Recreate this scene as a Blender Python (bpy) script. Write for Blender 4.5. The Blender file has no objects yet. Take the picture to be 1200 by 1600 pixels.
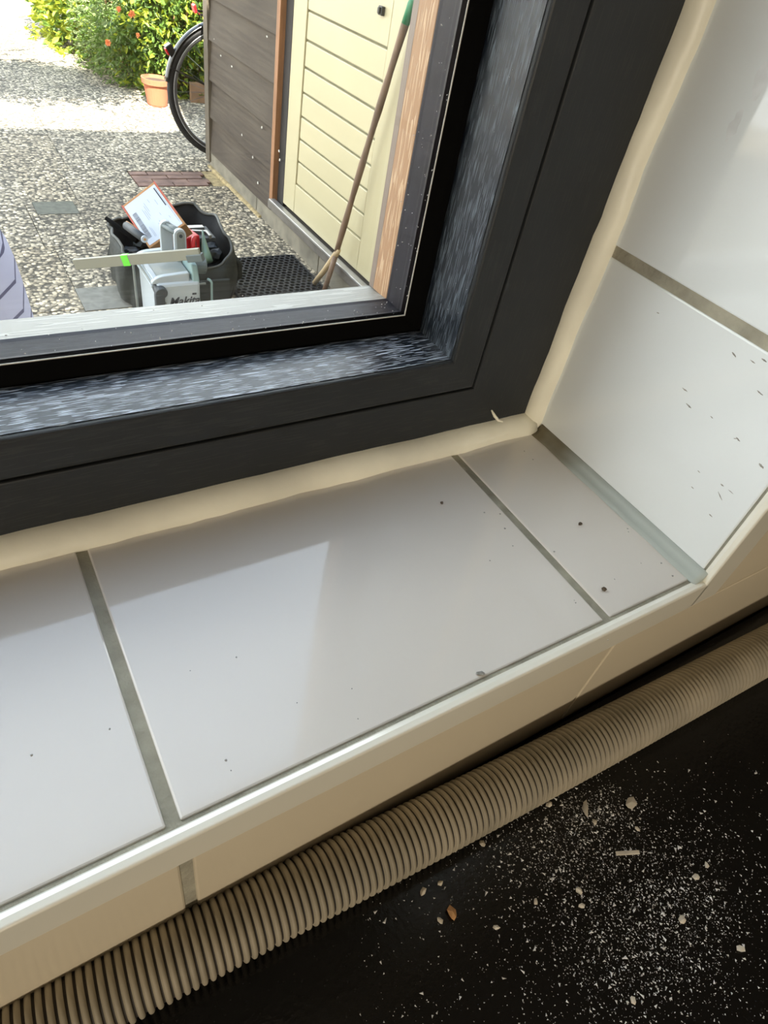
import bpy, bmesh, math, random
from mathutils import Vector, Matrix, noise
random.seed(7)
PI = math.pi
scene = bpy.context.scene
COL = scene.collection

# ------------------------------------------------------------------ camera
CH = 1.33                                   # eye height above the patio
FPX = 996.15
ROT = ((0.84946243, -0.50081439, 0.16612803),
       (-0.24676171, -0.65535248, -0.71387799),
       (0.46639278, 0.5654185, -0.68027913))
cam_d = bpy.data.cameras.new('camera'); cam = bpy.data.objects.new('camera', cam_d); COL.objects.link(cam)
cam_d.sensor_fit = 'VERTICAL'; cam_d.sensor_height = 36.0; cam_d.lens = FPX * 36.0 / 1600.0
cam_d.clip_start = 0.01; cam_d.clip_end = 200
m3 = Matrix((ROT[0], [-v for v in ROT[1]], [-v for v in ROT[2]])).transposed()
cam.matrix_world = Matrix.Translation((0, 0, CH)) @ m3.to_4x4()
scene.camera = cam

# ------------------------------------------------------------------ sky, sun, lamps, exposure
world = bpy.data.worlds.new('sky'); scene.world = world; world.use_nodes = True
wn = world.node_tree; wn.nodes.clear()
w_out = wn.nodes.new('ShaderNodeOutputWorld'); w_bg = wn.nodes.new('ShaderNodeBackground')
w_geo = wn.nodes.new('ShaderNodeTexCoord'); w_sep = wn.nodes.new('ShaderNodeSeparateXYZ')
w_ramp = wn.nodes.new('ShaderNodeValToRGB')
w_ramp.color_ramp.elements[0].position = 0.0; w_ramp.color_ramp.elements[0].color = (0.95, 0.96, 0.94, 1)
w_ramp.color_ramp.elements[1].position = 1.0; w_ramp.color_ramp.elements[1].color = (0.62, 0.80, 1.0, 1)
w_ramp.color_ramp.elements[0].color = (0.98, 0.99, 1.0, 1); w_ramp.color_ramp.elements[1].color = (0.22, 0.32, 0.50, 1)
e_ = w_ramp.color_ramp.elements.new(0.58); e_.color = (0.88, 0.94, 1.0, 1)
e_ = w_ramp.color_ramp.elements.new(0.80); e_.color = (0.30, 0.38, 0.52, 1)
w_bg.inputs['Strength'].default_value = 6.0
wn.links.new(w_geo.outputs['Generated'], w_sep.inputs[0]); wn.links.new(w_sep.outputs['Z'], w_ramp.inputs[0])
wn.links.new(w_ramp.outputs[0], w_bg.inputs[0]); wn.links.new(w_bg.outputs[0], w_out.inputs[0])

SUN_EL = math.radians(50)
sun_d = bpy.data.lights.new('sun', 'SUN'); sun = bpy.data.objects.new('sun', sun_d); COL.objects.link(sun)
sun_d.energy = 36; sun_d.angle = math.radians(0.55); sun_d.color = (1.0, 0.95, 0.86)
sun_dir = Vector((0.12, math.cos(SUN_EL), -math.sin(SUN_EL))).normalized()
sun.rotation_euler = sun_dir.to_track_quat('-Z', 'Y').to_euler(); sun.location = (0, -4, 9)

room_d = bpy.data.lights.new('room_light', 'AREA'); room = bpy.data.objects.new('room_light', room_d); COL.objects.link(room)
room_d.shape = 'RECTANGLE'; room_d.size = 1.0; room_d.size_y = 0.35; room_d.energy = 31; room_d.color = (1.0, 0.88, 0.70)
room.location = (-1.1, -2.2, 1.30); room.rotation_euler = (Vector((0.4, 0.1, 1.0)) - room.location).to_track_quat('-Z', 'Y').to_euler()

vs = scene.view_settings; vs.view_transform = 'Standard'; vs.look = 'None'; vs.gamma = 1.0; vs.exposure = 0.12; vs.use_curve_mapping = False

# ------------------------------------------------------------------ pixel -> point helpers (on planes of known place)
def ray(x, y):
    c = Vector(((x - 600) / FPX, (y - 800) / FPX, 1))
    return Vector([sum(ROT[r][k] * c[r] for r in range(3)) for k in range(3)])
def PZ(x, y, z): d = ray(x, y); return Vector((0, 0, CH)) + d * ((z - CH) / d.z)
def PY(x, y, Y): d = ray(x, y); return Vector((0, 0, CH)) + d * (Y / d.y)
def PX(x, y, X): d = ray(x, y); return Vector((0, 0, CH)) + d * (X / d.x)

# ------------------------------------------------------------------ materials
def S(c): return tuple((v / 12.92 if v <= 0.04045 else ((v + 0.055) / 1.055) ** 2.4) for v in (k / 255 for k in c)) + (1,)
class Mat:
    def __init__(s, name, col, rough=0.5, spec=0.5, metal=0.0, coat=0.0, coat_rough=0.05, ior=None):
        s.m = bpy.data.materials.new(name); s.m.use_nodes = True; s.n = s.m.node_tree.nodes; s.l = s.m.node_tree.links
        s.b = s.n['Principled BSDF']; s.b.inputs['Base Color'].default_value = S(col) if len(col) == 3 else col
        s.b.inputs['Roughness'].default_value = rough; s.b.inputs['Specular IOR Level'].default_value = spec
        s.b.inputs['Metallic'].default_value = metal; s.b.inputs['Coat Weight'].default_value = coat
        s.b.inputs['Coat Roughness'].default_value = coat_rough
        if ior: s.b.inputs['Coat IOR'].default_value = ior
        s.tc = s.n.new('ShaderNodeTexCoord'); s.bump = None
    def coord(s, scale=(1, 1, 1), kind='Object'):
        mp = s.n.new('ShaderNodeMapping'); mp.inputs['Scale'].default_value = scale
        s.l.new(s.tc.outputs[kind], mp.inputs[0]); return mp.outputs[0]
    def noise(s, scale, mapscale=(1, 1, 1), detail=3, kind='Object', rough=0.5):
        t = s.n.new('ShaderNodeTexNoise'); t.inputs['Scale'].default_value = scale; t.inputs['Detail'].default_value = detail
        t.inputs['Roughness'].default_value = rough
        s.l.new(s.coord(mapscale, kind), t.inputs['Vector']); return t.outputs['Fac']
    def voro(s, scale, mapscale=(1, 1, 1), feat='F1', kind='Object'):
        t = s.n.new('ShaderNodeTexVoronoi'); t.feature = feat; t.inputs['Scale'].default_value = scale
        s.l.new(s.coord(mapscale, kind), t.inputs['Vector']); return t
    def ramp(s, fac, stops):
        r = s.n.new('ShaderNodeValToRGB'); e = r.color_ramp.elements
        while len(e) < len(stops): e.new(0.5)
        for k, (p, c) in enumerate(stops): e[k].position = p; e[k].color = S(c) if len(c) == 3 else c
        s.l.new(fac, r.inputs[0]); return r.outputs[0]
    def mix(s, fac, a, b, mode='MIX'):
        x = s.n.new('ShaderNodeMix'); x.data_type = 'RGBA'; x.blend_type = mode
        for sock, v in ((x.inputs[0], fac), (x.inputs[6], a), (x.inputs[7], b)):
            if hasattr(v, 'links'): s.l.new(v, sock)
            else: sock.default_value = v
        return x.outputs[2]
    def color(s, out): s.l.new(out, s.b.inputs['Base Color'])
    def rough(s, out): s.l.new(out, s.b.inputs['Roughness'])
    def addbump(s, h, strength=0.3, dist=0.001):
        b = s.n.new('ShaderNodeBump'); b.inputs['Strength'].default_value = strength; b.inputs['Distance'].default_value = dist
        s.l.new(h, b.inputs['Height'])
        if s.bump: s.l.new(s.bump, b.inputs['Normal'])
        s.bump = b.outputs[0]; s.l.new(s.bump, s.b.inputs['Normal'])
M = {}
def mk(key, *a, **k): M[key] = Mat(key, *a, **k); return M[key]
def var(key, col, rough=0.6, amt=0.25, scale=8, stretch=(1, 1, 1), bump=0.0, bdist=0.001, **k):
    m = mk(key, col, rough, **k); f = m.noise(scale, stretch, 5)
    lo = tuple(int(v * (1 - amt)) for v in col); hi = tuple(min(255, int(v * (1 + amt * 0.6))) for v in col)
    m.color(m.ramp(f, [(0.3, lo), (0.7, hi)]))
    if bump: m.addbump(m.noise(scale * 4, stretch, 4), bump, bdist)
    return m
# glazed tiles
for key, c in (('tile_sill', (226, 220, 212)), ('tile_wall', (234, 240, 242)), ('tile_front', (216, 204, 180))):
    m = mk(key, c, 0.06, spec=0.55, coat=0.15, coat_rough=0.03, ior=1.6)
    m.color(m.ramp(m.noise(3, detail=3), [(0.3, tuple(v - 4 for v in c)), (0.7, tuple(v + 3 for v in c))]))
    m.addbump(m.noise(9, detail=1), 0.10, 0.002)
M['tile_front'].b.inputs['Coat Weight'].default_value = 0.0; M['tile_front'].b.inputs['Specular IOR Level'].default_value = 0.35; M['tile_front'].b.inputs['Roughness'].default_value = 0.2
m = var('grout', (164, 160, 144), 0.9, 0.14, 60, bump=0.9, bdist=0.0012)
m = var('cream_silicone', (240, 236, 218), 0.42, 0.06, 18, bump=0.12, bdist=0.002)
M['grout'].b.inputs['Specular IOR Level'].default_value = 0.15
m = mk('grey_silicone', (148, 158, 152), 0.4, spec=0.4)
sy = m.n.new('ShaderNodeSeparateXYZ'); m.l.new(m.tc.outputs['Object'], sy.inputs[0])
ma = m.n.new('ShaderNodeMath'); ma.operation = 'MULTIPLY_ADD'; ma.inputs[1].default_value = 1.0; m.l.new(m.ramp(m.noise(25), [(0.3, (0, 0, 0)), (0.7, (60, 60, 60))]), ma.inputs[2]); m.l.new(sy.outputs['Y'], ma.inputs[0])
m.color(m.ramp(ma.outputs[0], [(0.215, (176, 184, 178)), (0.27, (120, 112, 90))])); m.addbump(m.noise(30), 0.2, 0.001)
m = mk('trim_white', (243, 240, 226), 0.38, spec=0.5, coat=1.0, coat_rough=0.2, ior=2.0)
# anthracite foil with embossed wood grain: one along X, one along Z
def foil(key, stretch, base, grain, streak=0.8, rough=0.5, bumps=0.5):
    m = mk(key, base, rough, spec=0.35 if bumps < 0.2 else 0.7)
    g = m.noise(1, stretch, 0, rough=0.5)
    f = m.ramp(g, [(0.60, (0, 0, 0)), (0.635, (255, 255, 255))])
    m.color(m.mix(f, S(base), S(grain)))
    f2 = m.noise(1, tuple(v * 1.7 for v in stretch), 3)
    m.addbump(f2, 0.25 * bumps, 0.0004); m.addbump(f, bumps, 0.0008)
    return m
foil('foil_x', (60, 1100, 1100), (38, 41, 43), (46, 48, 48), bumps=0.12)
foil('foil_z', (1100, 1100, 60), (36, 39, 41), (42, 44, 44), bumps=0.12)
foil('foil_ledge_glint_x', (100, 1900, 1900), (20, 29, 40), (188, 198, 210), bumps=0.3, rough=0.36)  # pale dashes paint the sky glare on the embossed grooves into the colour
foil('foil_ledge_glint_z', (1900, 1900, 95), (20, 28, 38), (96, 106, 116), bumps=0.3, rough=0.36)  # stile ledge: glare dashes painted in too, dimmer
foil('foil_outer_x', (40, 500, 500), (134, 132, 124), (156, 154, 146), rough=0.4)
m = foil('foil_outer_z', (800, 800, 60), (158, 120, 84), (192, 160, 124), rough=0.4)  # orange tint puts the reflection of the sunlit shed wood into the stile colour
mk('foil_chamfer', (120, 104, 92), 0.5)
mk('gasket', (5, 5, 5), 0.9, spec=0.1); mk('gasket_lip', (190, 188, 180), 0.4)
m = var('spacer', (26, 21, 30), 0.55, 0.25, 6, (1, 1, 8))
mk('shadow_gap', (8, 8, 8), 0.8); mk('joint_shadow', (120, 108, 84), 0.9)
# glass: clear with a Fresnel reflection
g = bpy.data.materials.new('glass'); g.use_nodes = True; gn = g.node_tree; gn.nodes.clear()
go = gn.nodes.new('ShaderNodeOutputMaterial'); gt = gn.nodes.new('ShaderNodeBsdfTransparent'); gg = gn.nodes.new('ShaderNodeBsdfGlossy')
lw = gn.nodes.new('ShaderNodeLayerWeight'); lw.inputs[0].default_value = 0.5
pw = gn.nodes.new('ShaderNodeMath'); pw.operation = 'POWER'; pw.inputs[1].default_value = 5.0
gf = gn.nodes.new('ShaderNodeMath'); gf.operation = 'MULTIPLY_ADD'; gf.inputs[1].default_value = 0.96; gf.inputs[2].default_value = 0.03
gn.links.new(lw.outputs['Facing'], pw.inputs[0]); gn.links.new(pw.outputs[0], gf.inputs[0]); gx = gn.nodes.new('ShaderNodeMixShader')
gt.inputs[0].default_value = (0.975, 0.98, 0.97, 1); gg.inputs['Roughness'].default_value = 0.01
gn.links.new(gf.outputs[0], gx.inputs[0]); gn.links.new(gt.outputs[0], gx.inputs[1]); gn.links.new(gg.outputs[0], gx.inputs[2]); gn.links.new(gx.outputs[0], go.inputs[0])
class _G: pass
M['glass'] = _G(); M['glass'].m = g
# worktop
m = mk('worktop', (8, 8, 9), 0.32, spec=0.35)
v = m.voro(520); cl = m.noise(7, detail=4)
sp = m.ramp(m.noise(700, detail=2), [(0.66, (0, 0, 0)), (0.74, (255, 255, 255))])
m.color(m.mix(sp, S((7, 7, 8)), S((40, 40, 40)))); m.rough(m.ramp(m.noise(25), [(0.3, (80, 80, 80)), (0.7, (120, 120, 120))]))
m.addbump(m.noise(300), 0.25, 0.0004)
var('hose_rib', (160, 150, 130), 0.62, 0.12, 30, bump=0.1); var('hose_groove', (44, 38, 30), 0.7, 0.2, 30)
var('chip', (226, 216, 196), 0.8, 0.15, 60); var('dust', (244, 240, 232), 0.9, 0.2, 200)
var('crumb_dark', (88, 78, 66), 0.9, 0.3, 300); var('paint_fleck', (220, 222, 226), 0.8, 0.1, 200)
var('scuff', (158, 156, 150), 0.8, 0.25, 200); var('smear_film', (226, 230, 232), 0.35, 0.05, 100)
# room
var('plaster', (206, 198, 182), 0.9, 0.05, 4, bump=0.1); var('room_floor', (120, 92, 66), 0.5, 0.2, 3); var('ceiling_white', (215, 212, 204), 0.9, 0.03, 4)
# exposed aggregate
def aggregate(key, tint):
    m = mk(key, tint, 0.85)
    v = m.voro(62, (1, 1, 1)); v.inputs['Randomness'].default_value = 1.0
    sepc = m.n.new('ShaderNodeSeparateColor'); m.l.new(v.outputs['Color'], sepc.inputs[0])
    peb = m.ramp(sepc.outputs[0], [(0.0, tuple(int(k * .70) for k in tint)), (0.4, tuple(int(k * .92) for k in tint)), (0.7, tuple(int(k * 1.1) for k in tint)), (1.0, tuple(min(255, int(k * 1.42)) for k in tint))])
    gap = m.ramp(v.outputs['Distance'], [(0.50, (255, 255, 255)), (0.66, (0, 0, 0))])
    c = m.mix(gap, S(tuple(int(k * .50) for k in tint)), peb)
    bl = m.ramp(m.noise(2.2), [(0.3, (205, 205, 205)), (0.7, (255, 255, 255))])
    m.color(m.mix(1.0, c, bl, 'MULTIPLY'))
    inv = m.n.new('ShaderNodeMath'); inv.operation = 'SUBTRACT'; inv.inputs[0].default_value = 1.0; m.l.new(v.outputs['Distance'], inv.inputs[1])
    m.addbump(inv.outputs[0], 0.9, 0.006)
aggregate('aggregate', (176, 164, 142)); aggregate('aggregate_warm', (174, 160, 136))
var('joint_sand', (96, 86, 70), 0.95, 0.3, 60, bump=0.5)
var('smooth_slab', (128, 126, 118), 0.9, 0.14, 30, bump=0.3); var('small_slab', (100, 100, 90), 0.9, 0.14, 40, bump=0.3)
var('clay_brick', (126, 100, 90), 0.9, 0.22, 12, bump=0.5, bdist=0.002); var('sandy_earth', (164, 146, 108), 0.95, 0.2, 30, bump=0.6, bdist=0.004)
# shed
m = mk('weatherboard', (100, 86, 72), 0.8); fine = m.noise(1, (60, 3, 70), 5); big = m.noise(2.5, (1, 1, 2.5), 4)
m.color(m.mix(m.ramp(big, [(0.35, (0, 0, 0)), (0.7, (255, 255, 255))]), m.ramp(fine, [(0.3, (54, 45, 37)), (0.7, (74, 63, 52))]), m.ramp(fine, [(0.3, (68, 59, 49)), (0.7, (90, 80, 68))])))
m.addbump(fine, 0.5, 0.003)
var('post_wood', (98, 89, 76), 0.8, 0.12, 5, (8, 8, 1)); var('warm_wood', (150, 106, 72), 0.6, 0.12, 6, (8, 8, 1))
var('dark_gap', (52, 48, 46), 0.8, 0.1, 8); var('door_paint', (188, 178, 144), 0.38, 0.025, 3, spec=0.5, bump=0.05)
var('door_groove', (120, 118, 92), 0.7, 0.1, 20)
var('plinth_concrete', (126, 120, 106), 0.92, 0.16, 12, bump=0.5, bdist=0.003); var('sill_grey', (104, 98, 92), 0.6, 0.12, 14); var('sill_metal', (170, 168, 166), 0.3, 0.1, 10, metal=0.6)
var('roof_felt', (60, 60, 60), 0.9, 0.2, 20); var('lead_spot', (208, 204, 194), 0.8, 0.1, 80)
var('broom_wood', (120, 98, 80), 0.6, 0.2, 10, (4, 4, 1)); var('broom_pale', (194, 170, 132), 0.6, 0.12, 10); mk('green_paint', (52, 124, 86), 0.5)
# garden items
mk('black_rubber', (34, 34, 36), 0.7); var('bag_fabric', (48, 50, 46), 0.75, 0.22, 9, bump=0.6, bdist=0.006); mk('bag_lining', (24, 24, 25), 0.9); mk('bag_piping', (84, 84, 80), 0.6)
var('cardboard', (172, 128, 88), 0.85, 0.1, 14); mk('label_white', (190, 198, 212), 0.55); mk('ink', (60, 62, 68), 0.7); mk('ink_pale', (132, 140, 156), 0.7); mk('red_tape', (176, 84, 66), 0.5)
mk('tool_white', (180, 188, 194), 0.4); mk('tool_teal', (150, 176, 176), 0.4); mk('tool_grey', (104, 112, 112), 0.5); mk('tool_dark', (62, 66, 70), 0.55); mk('tool_mid', (138, 142, 138), 0.5)
mk('alu', (146, 144, 130), 0.5); mk('green_vial', (120, 226, 80), 0.3); mk('dark_metal', (70, 70, 68), 0.4, metal=0.5)
mk('red_plastic', (196, 36, 44), 0.35); mk('steel', (150, 150, 148), 0.3, metal=0.9); mk('orange_wood', (190, 142, 92), 0.5); mk('bottle_green', (110, 136, 120), 0.3)
mk('terracotta', (150, 88, 62), 0.85); mk('soil', (60, 46, 36), 0.95); var('border_wood', (140, 110, 84), 0.8, 0.2, 8)
mk('tyre', (30, 30, 32), 0.65); mk('reflex_stripe', (170, 170, 172), 0.4); mk('rim_metal', (120, 120, 122), 0.3, metal=0.8); mk('gloss_black', (16, 16, 18), 0.2, coat=0.6); mk('red_lens', (210, 24, 30), 0.2)
def leafmat(key, a, b):
    m = mk(key, a, 0.55); oi = m.n.new('ShaderNodeTexCoord')
    f = m.noise(14, detail=2); m.color(m.ramp(f, [(0.38, b), (0.62, a)]))
    m.b.inputs['Transmission Weight'].default_value = 0.0
    tr = m.n.new('ShaderNodeBsdfTranslucent'); mx = m.n.new('ShaderNodeMixShader'); mx.inputs[0].default_value = 0.35
    tr.inputs[0].default_value = S(a); out = m.n['Material Output']
    m.l.new(m.b.outputs[0], mx.inputs[1]); m.l.new(tr.outputs[0], mx.inputs[2]); m.l.new(mx.outputs[0], out.inputs[0])
leafmat('leaf_yellow', (190, 196, 70), (120, 140, 40)); leafmat('leaf_green', (120, 146, 66), (62, 90, 34)); leafmat('leaf_grey', (150, 164, 110), (92, 112, 70)); leafmat('leaf_dark', (84, 110, 50), (44, 66, 30))
leafmat('petal_orange', (232, 150, 96), (222, 110, 70)); leafmat('petal_red', (214, 50, 60), (190, 30, 40)); mk('twig', (120, 92, 62), 0.85)
# person
mk('skin', (206, 160, 134), 0.55); mk('hair', (70, 52, 40), 0.7); mk('trousers', (58, 60, 70), 0.85); mk('shoe', (40, 38, 36), 0.7); mk('eye', (40, 40, 44), 0.3)
m = mk('striped_shirt', (196, 196, 226), 0.8)
sz = m.n.new('ShaderNodeSeparateXYZ'); m.l.new(m.tc.outputs['Object'], sz.inputs[0])
mm = m.n.new('ShaderNodeMath'); mm.operation = 'MULTIPLY_ADD'; mm.inputs[1].default_value = 31.0; m.l.new(sz.outputs['Z'], mm.inputs[0]); mm.inputs[2].default_value = 0.2
fr = m.n.new('ShaderNodeMath'); fr.operation = 'FRACT'; m.l.new(mm.outputs[0], fr.inputs[0])
m.color(m.ramp(fr.outputs[0], [(0.0, (82, 82, 110)), (0.12, (82, 82, 110)), (0.13, (176, 178, 204)), (1.0, (176, 178, 204))]))

# ------------------------------------------------------------------ mesh helpers
def obj(name, bm, mat, parent=None, smooth=False, bevel=0, mats=None):
    me = bpy.data.meshes.new(name)
    bmesh.ops.recalc_face_normals(bm, faces=bm.faces); bm.to_mesh(me); bm.free()
    for k in (mats or [mat]): me.materials.append(M[k].m)
    if smooth:
        for p in me.polygons: p.use_smooth = True
    o = bpy.data.objects.new(name, me); COL.objects.link(o)
    if parent: o.parent = parent; o.matrix_parent_inverse = Matrix.Identity(4); o.location = -parent_loc(parent) if True else o.location
    if bevel:
        b = o.modifiers.new('bevel', 'BEVEL'); b.width = bevel; b.segments = 2; b.limit_method = 'ANGLE'
    return o
def parent_loc(p):
    v = Vector(p.location)
    while p.parent: p = p.parent; v += Vector(p.location)
    return v
def tag(o, label=None, cat=None, group=None, kind=None):
    for k, v in (('label', label), ('category', cat), ('group', group), ('kind', kind)):
        if v: o[k] = v
    return o
def thing(name, label, cat, loc=(0, 0, 0), group=None, kind=None):
    o = bpy.data.objects.new(name, None); o.empty_display_size = 0.05; COL.objects.link(o); o.location = loc
    return tag(o, label, cat, group, kind)
def B(): return bmesh.new()
def box(bm, x0, x1, y0, y1, z0, z1, mat=0):
    v = [bm.verts.new((x, y, z)) for z in (z0, z1) for y in (y0, y1) for x in (x0, x1)]
    for f in ((0, 2, 3, 1), (4, 5, 7, 6), (0, 1, 5, 4), (2, 6, 7, 3), (0, 4, 6, 2), (1, 3, 7, 5)):
        bm.faces.new([v[i] for i in f]).material_index = mat
    return bm
def hexa(bm, bot, top, mat=0):                        # 4 bottom and 4 top points
    a = [bm.verts.new(p) for p in bot]; b = [bm.verts.new(p) for p in top]
    bm.faces.new(a[::-1]).material_index = mat; bm.faces.new(b).material_index = mat
    for i in range(4): bm.faces.new((a[i], a[(i + 1) % 4], b[(i + 1) % 4], b[i])).material_index = mat
    return bm
def obox(bm, c, ax, ay, az, mat=0):                   # oriented box by centre and half vectors
    c = Vector(c); ax = Vector(ax); ay = Vector(ay); az = Vector(az)
    q = [(-1, -1), (1, -1), (1, 1), (-1, 1)]
    return hexa(bm, [c + ax * a + ay * b - az for a, b in q], [c + ax * a + ay * b + az for a, b in q], mat)
def frame_of(d):
    d = Vector(d).normalized(); u = d.cross(Vector((0, 0, 1)))
    if u.length < 1e-3: u = Vector((1, 0, 0))
    u.normalize(); return d, u, d.cross(u)
def tube(bm, pts, r, n=10, cap=True, mat=0):
    pts = [Vector(p) for p in pts]; R = r if isinstance(r, (list, tuple)) else [r] * len(pts); rings = []
    d, u, w = frame_of(pts[1] - pts[0])
    for i, p in enumerate(pts):
        t = (pts[min(i + 1, len(pts) - 1)] - pts[max(i - 1, 0)]).normalized()
        u = (u - t * u.dot(t)).normalized(); w = t.cross(u)
        rings.append([bm.verts.new(p + (u * math.cos(2 * PI * k / n) + w * math.sin(2 * PI * k / n)) * R[i]) for k in range(n)])
    for a, b in zip(rings, rings[1:]):
        for k in range(n): bm.faces.new((a[k], a[(k + 1) % n], b[(k + 1) % n], b[k])).material_index = mat
    if cap: bm.faces.new(rings[0][::-1]).material_index = mat; bm.faces.new(rings[-1]).material_index = mat
    return bm
def prism(bm, prof, a, b, mat=0, cap=True):           # prof -> function placing profile points at ends
    va = [bm.verts.new(a(p)) for p in prof]; vb = [bm.verts.new(b(p)) for p in prof]; n = len(prof)
    for i in range(n): bm.faces.new((va[i], va[(i + 1) % n], vb[(i + 1) % n], vb[i])).material_index = mat
    if cap: bm.faces.new(va[::-1]).material_index = mat; bm.faces.new(vb).material_index = mat
    return bm
def lathe(bm, prof, c, n=24, mat=0, axis='Z'):
    c = Vector(c); rings = []
    for r, h in prof:
        ring = []
        for k in range(n):
            a = 2 * PI * k / n
            v = Vector((r * math.cos(a), r * math.sin(a), h)) if axis == 'Z' else (Vector((r * math.cos(a), h, r * math.sin(a))) if axis == 'Y' else Vector((h, r * math.cos(a), r * math.sin(a))))
            ring.append(bm.verts.new(c + v))
        rings.append(ring)
    for a, b in zip(rings, rings[1:]):
        for k in range(n): bm.faces.new((a[k], a[(k + 1) % n], b[(k + 1) % n], b[k])).material_index = mat
    bm.faces.new(rings[0][::-1]); bm.faces.new(rings[-1]); return bm
def rock(bm, c, sx, sy, sz, seed=0, sub=1, rot=0, mat=0):
    r = random.Random(seed); g = bmesh.ops.create_icosphere(bm, subdivisions=sub, radius=1)
    q = Matrix.Rotation(rot, 3, 'Z')
    for v in g['verts']:
        k = 1 + r.uniform(-0.28, 0.28); p = Vector((v.co.x * sx * k, v.co.y * sy * k, max(-0.8, v.co.z) * sz * k)); v.co = q @ p + Vector(c)
    for v in g['verts']:
        for f in v.link_faces: f.material_index = mat
    return bm

# ------------------------------------------------------------------ the setting: room and house wall
SILL = 1.06; WT = 0.944; XR = 0.3456; YF = 0.0945; YW = 0.27
WL, WTOP = -0.95, 1.82          # opening left and top
HOUSE_H = 5.30
def struct(name, bm, mat, parent=None, **k):
    o = obj(name, bm, mat, parent, **k)
    if not parent: o['kind'] = 'structure'
    return o
bm = B(); box(bm, -3, 3, YF + 0.006, 0.36, 0.0, 1.046); wf = struct('wall_front', bm, 'plaster')
tag(wf, 'tiled wall strip and masonry below the window sill')
bm = B(); box(bm, XR + 0.004, 3, YF + 0.006, 0.36, 1.046, WTOP); wr = struct('wall_right', bm, 'plaster')
tag(wr, 'window reveal side wall faced with glossy white tiles')
bm = B(); box(bm, -3, WL, YF + 0.006, 0.36, 1.046, WTOP); struct('wall_left', bm, 'plaster')
bm = B(); box(bm, -8, 9, YF + 0.006, 0.36, WTOP, HOUSE_H); box(bm, -8, -3, YF + 0.006, 0.36, 0, WTOP); box(bm, 3, 9, YF + 0.006, 0.36, 0, WTOP); struct('wall_upper', bm, 'plaster')
bm = B(); box(bm, -3, 3, -3.6, -3.5, 0, 2.6); struct('wall_back', bm, 'plaster')
bm = B(); box(bm, -3.1, -3, -3.6, YF + 0.006, 0, 2.6); struct('wall_side_left', bm, 'plaster')
bm = B(); box(bm, 3, 3.1, -3.6, YF + 0.006, 0, 2.6); struct('wall_side_right', bm, 'plaster')
bm = B(); box(bm, -3.1, 3.1, -3.6, YF + 0.006, 2.6, 2.7); struct('ceiling', bm, 'ceiling_white')
bm = B(); box(bm, -3.1, 3.1, -3.6, YF + 0.006, -0.05, 0.0); struct('floor', bm, 'room_floor')

# front wall tiles below the sill trim
def tilebox(name, x0, x1, y0, y1, z0, z1, mat, parent, bev=0.0012):
    bm = B(); box(bm, x0, x1, y0, y1, z0, z1); return obj(name, bm, mat, parent, bevel=bev)
zt = 1.0372
for x0, x1 in ((-0.52, -0.245), (-0.2395, 0.0150), (0.0205, 0.2745), (0.2757, 0.55), (0.5512, 0.82)):
    tilebox('tile', x0, x1, YF, YF + 0.0066, WT + 0.001, zt, 'tile_front', wf)
bm = B(); box(bm, -0.52, 0.82, YF + 0.0012, YF + 0.0062, WT + 0.001, 1.05); obj('grout', bm, 'tile_front' if 0 else 'grout', wf)
XT = XR + 0.0275
for z0, z1 in ((1.0385, 1.187), (1.193, 1.34), (1.346, 1.49)):
    tilebox('tile', XT, XT + 0.25, YF, YF + 0.0066, z0, z1, 'tile_front', wr)
# reveal tiles on the right wall
zg = CH - 0.482 * 0.27; gw = 0.0034
for z0, z1 in ((SILL, zg - gw), (zg + gw, zg + 0.145), (zg + 0.152, zg + 0.30), (zg + 0.307, zg + 0.46), (zg + 0.467, 1.82)):
    tilebox('tile', XR, XR + 0.006, 0.1015, YW + 0.01, z0, z1, 'tile_wall', wr)
bm = B(); box(bm, XR + 0.0008, XR + 0.005, 0.0985, YW + 0.01, SILL - 0.005, 1.82); obj('grout', bm, 'grout', wr)

# window sill (tiled)
sill = thing('windowsill', 'glossy white tiled window sill with grey grout lines', 'windowsill', (0.0, 0.18, SILL - 0.014))
gxs = [0.06 * 0.27, 0.975 * 0.27]; h = 0.0028
edges = [-0.50, -0.2365, gxs[0], gxs[1], XR + 0.006]
for i in range(4):
    tilebox('tile', edges[i] + (h if i else 0), edges[i + 1] - (h if i < 3 else 0), 0.1022, YW - 0.001, SILL - 0.008, SILL, 'tile_sill', sill, 0.001)
bm = B(); box(bm, -0.50, XR + 0.004, 0.0985, YW - 0.001, SILL - 0.0135, SILL - 0.0009); obj('grout', bm, 'grout', sill)

# edge trim profiles
def rounded(r, n=6): return [(r - r * math.cos(PI / 2 * k / n), r - r * math.sin(PI / 2 * k / n)) for k in range(n + 1)]
# profile in (y, z) : rounded nose
nose = [(0.0990, SILL), (0.0990, SILL - 0.010)] + [(YF + 0.0004, 1.0380), (YF - 0.0006, 1.0380)]
cr = 0.0055
def nose_arc(a, b): r_ = 0.0014; return [(a + r_ - r_ * math.cos(PI / 2 * k / 6), b - r_ + r_ * math.sin(PI / 2 * k / 6)) for k in range(7)]
arc = nose_arc(YF - 0.0006, SILL + 0.0006) + [(0.0975, SILL + 0.0007), (0.0994, SILL + 0.0002)]
prof = [(0.0999, SILL + 0.0002), (0.0999, SILL - 0.012), (YF + 0.003, SILL - 0.012), (YF + 0.003, 1.0380), (YF - 0.0006, 1.0380)] + arc
bm = B(); prism(bm, prof, lambda p: (-0.52, p[0], p[1]), lambda p: (XR + 0.002, p[0], p[1]))
bm2 = B(); box(bm2, -0.52, XT, YF + 0.0006, YF + 0.004, 1.0368, 1.0384); box(bm2, XT - 0.0014, XT + 0.0002, YF + 0.0006, YF + 0.004, 1.0384, 1.80)
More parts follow.
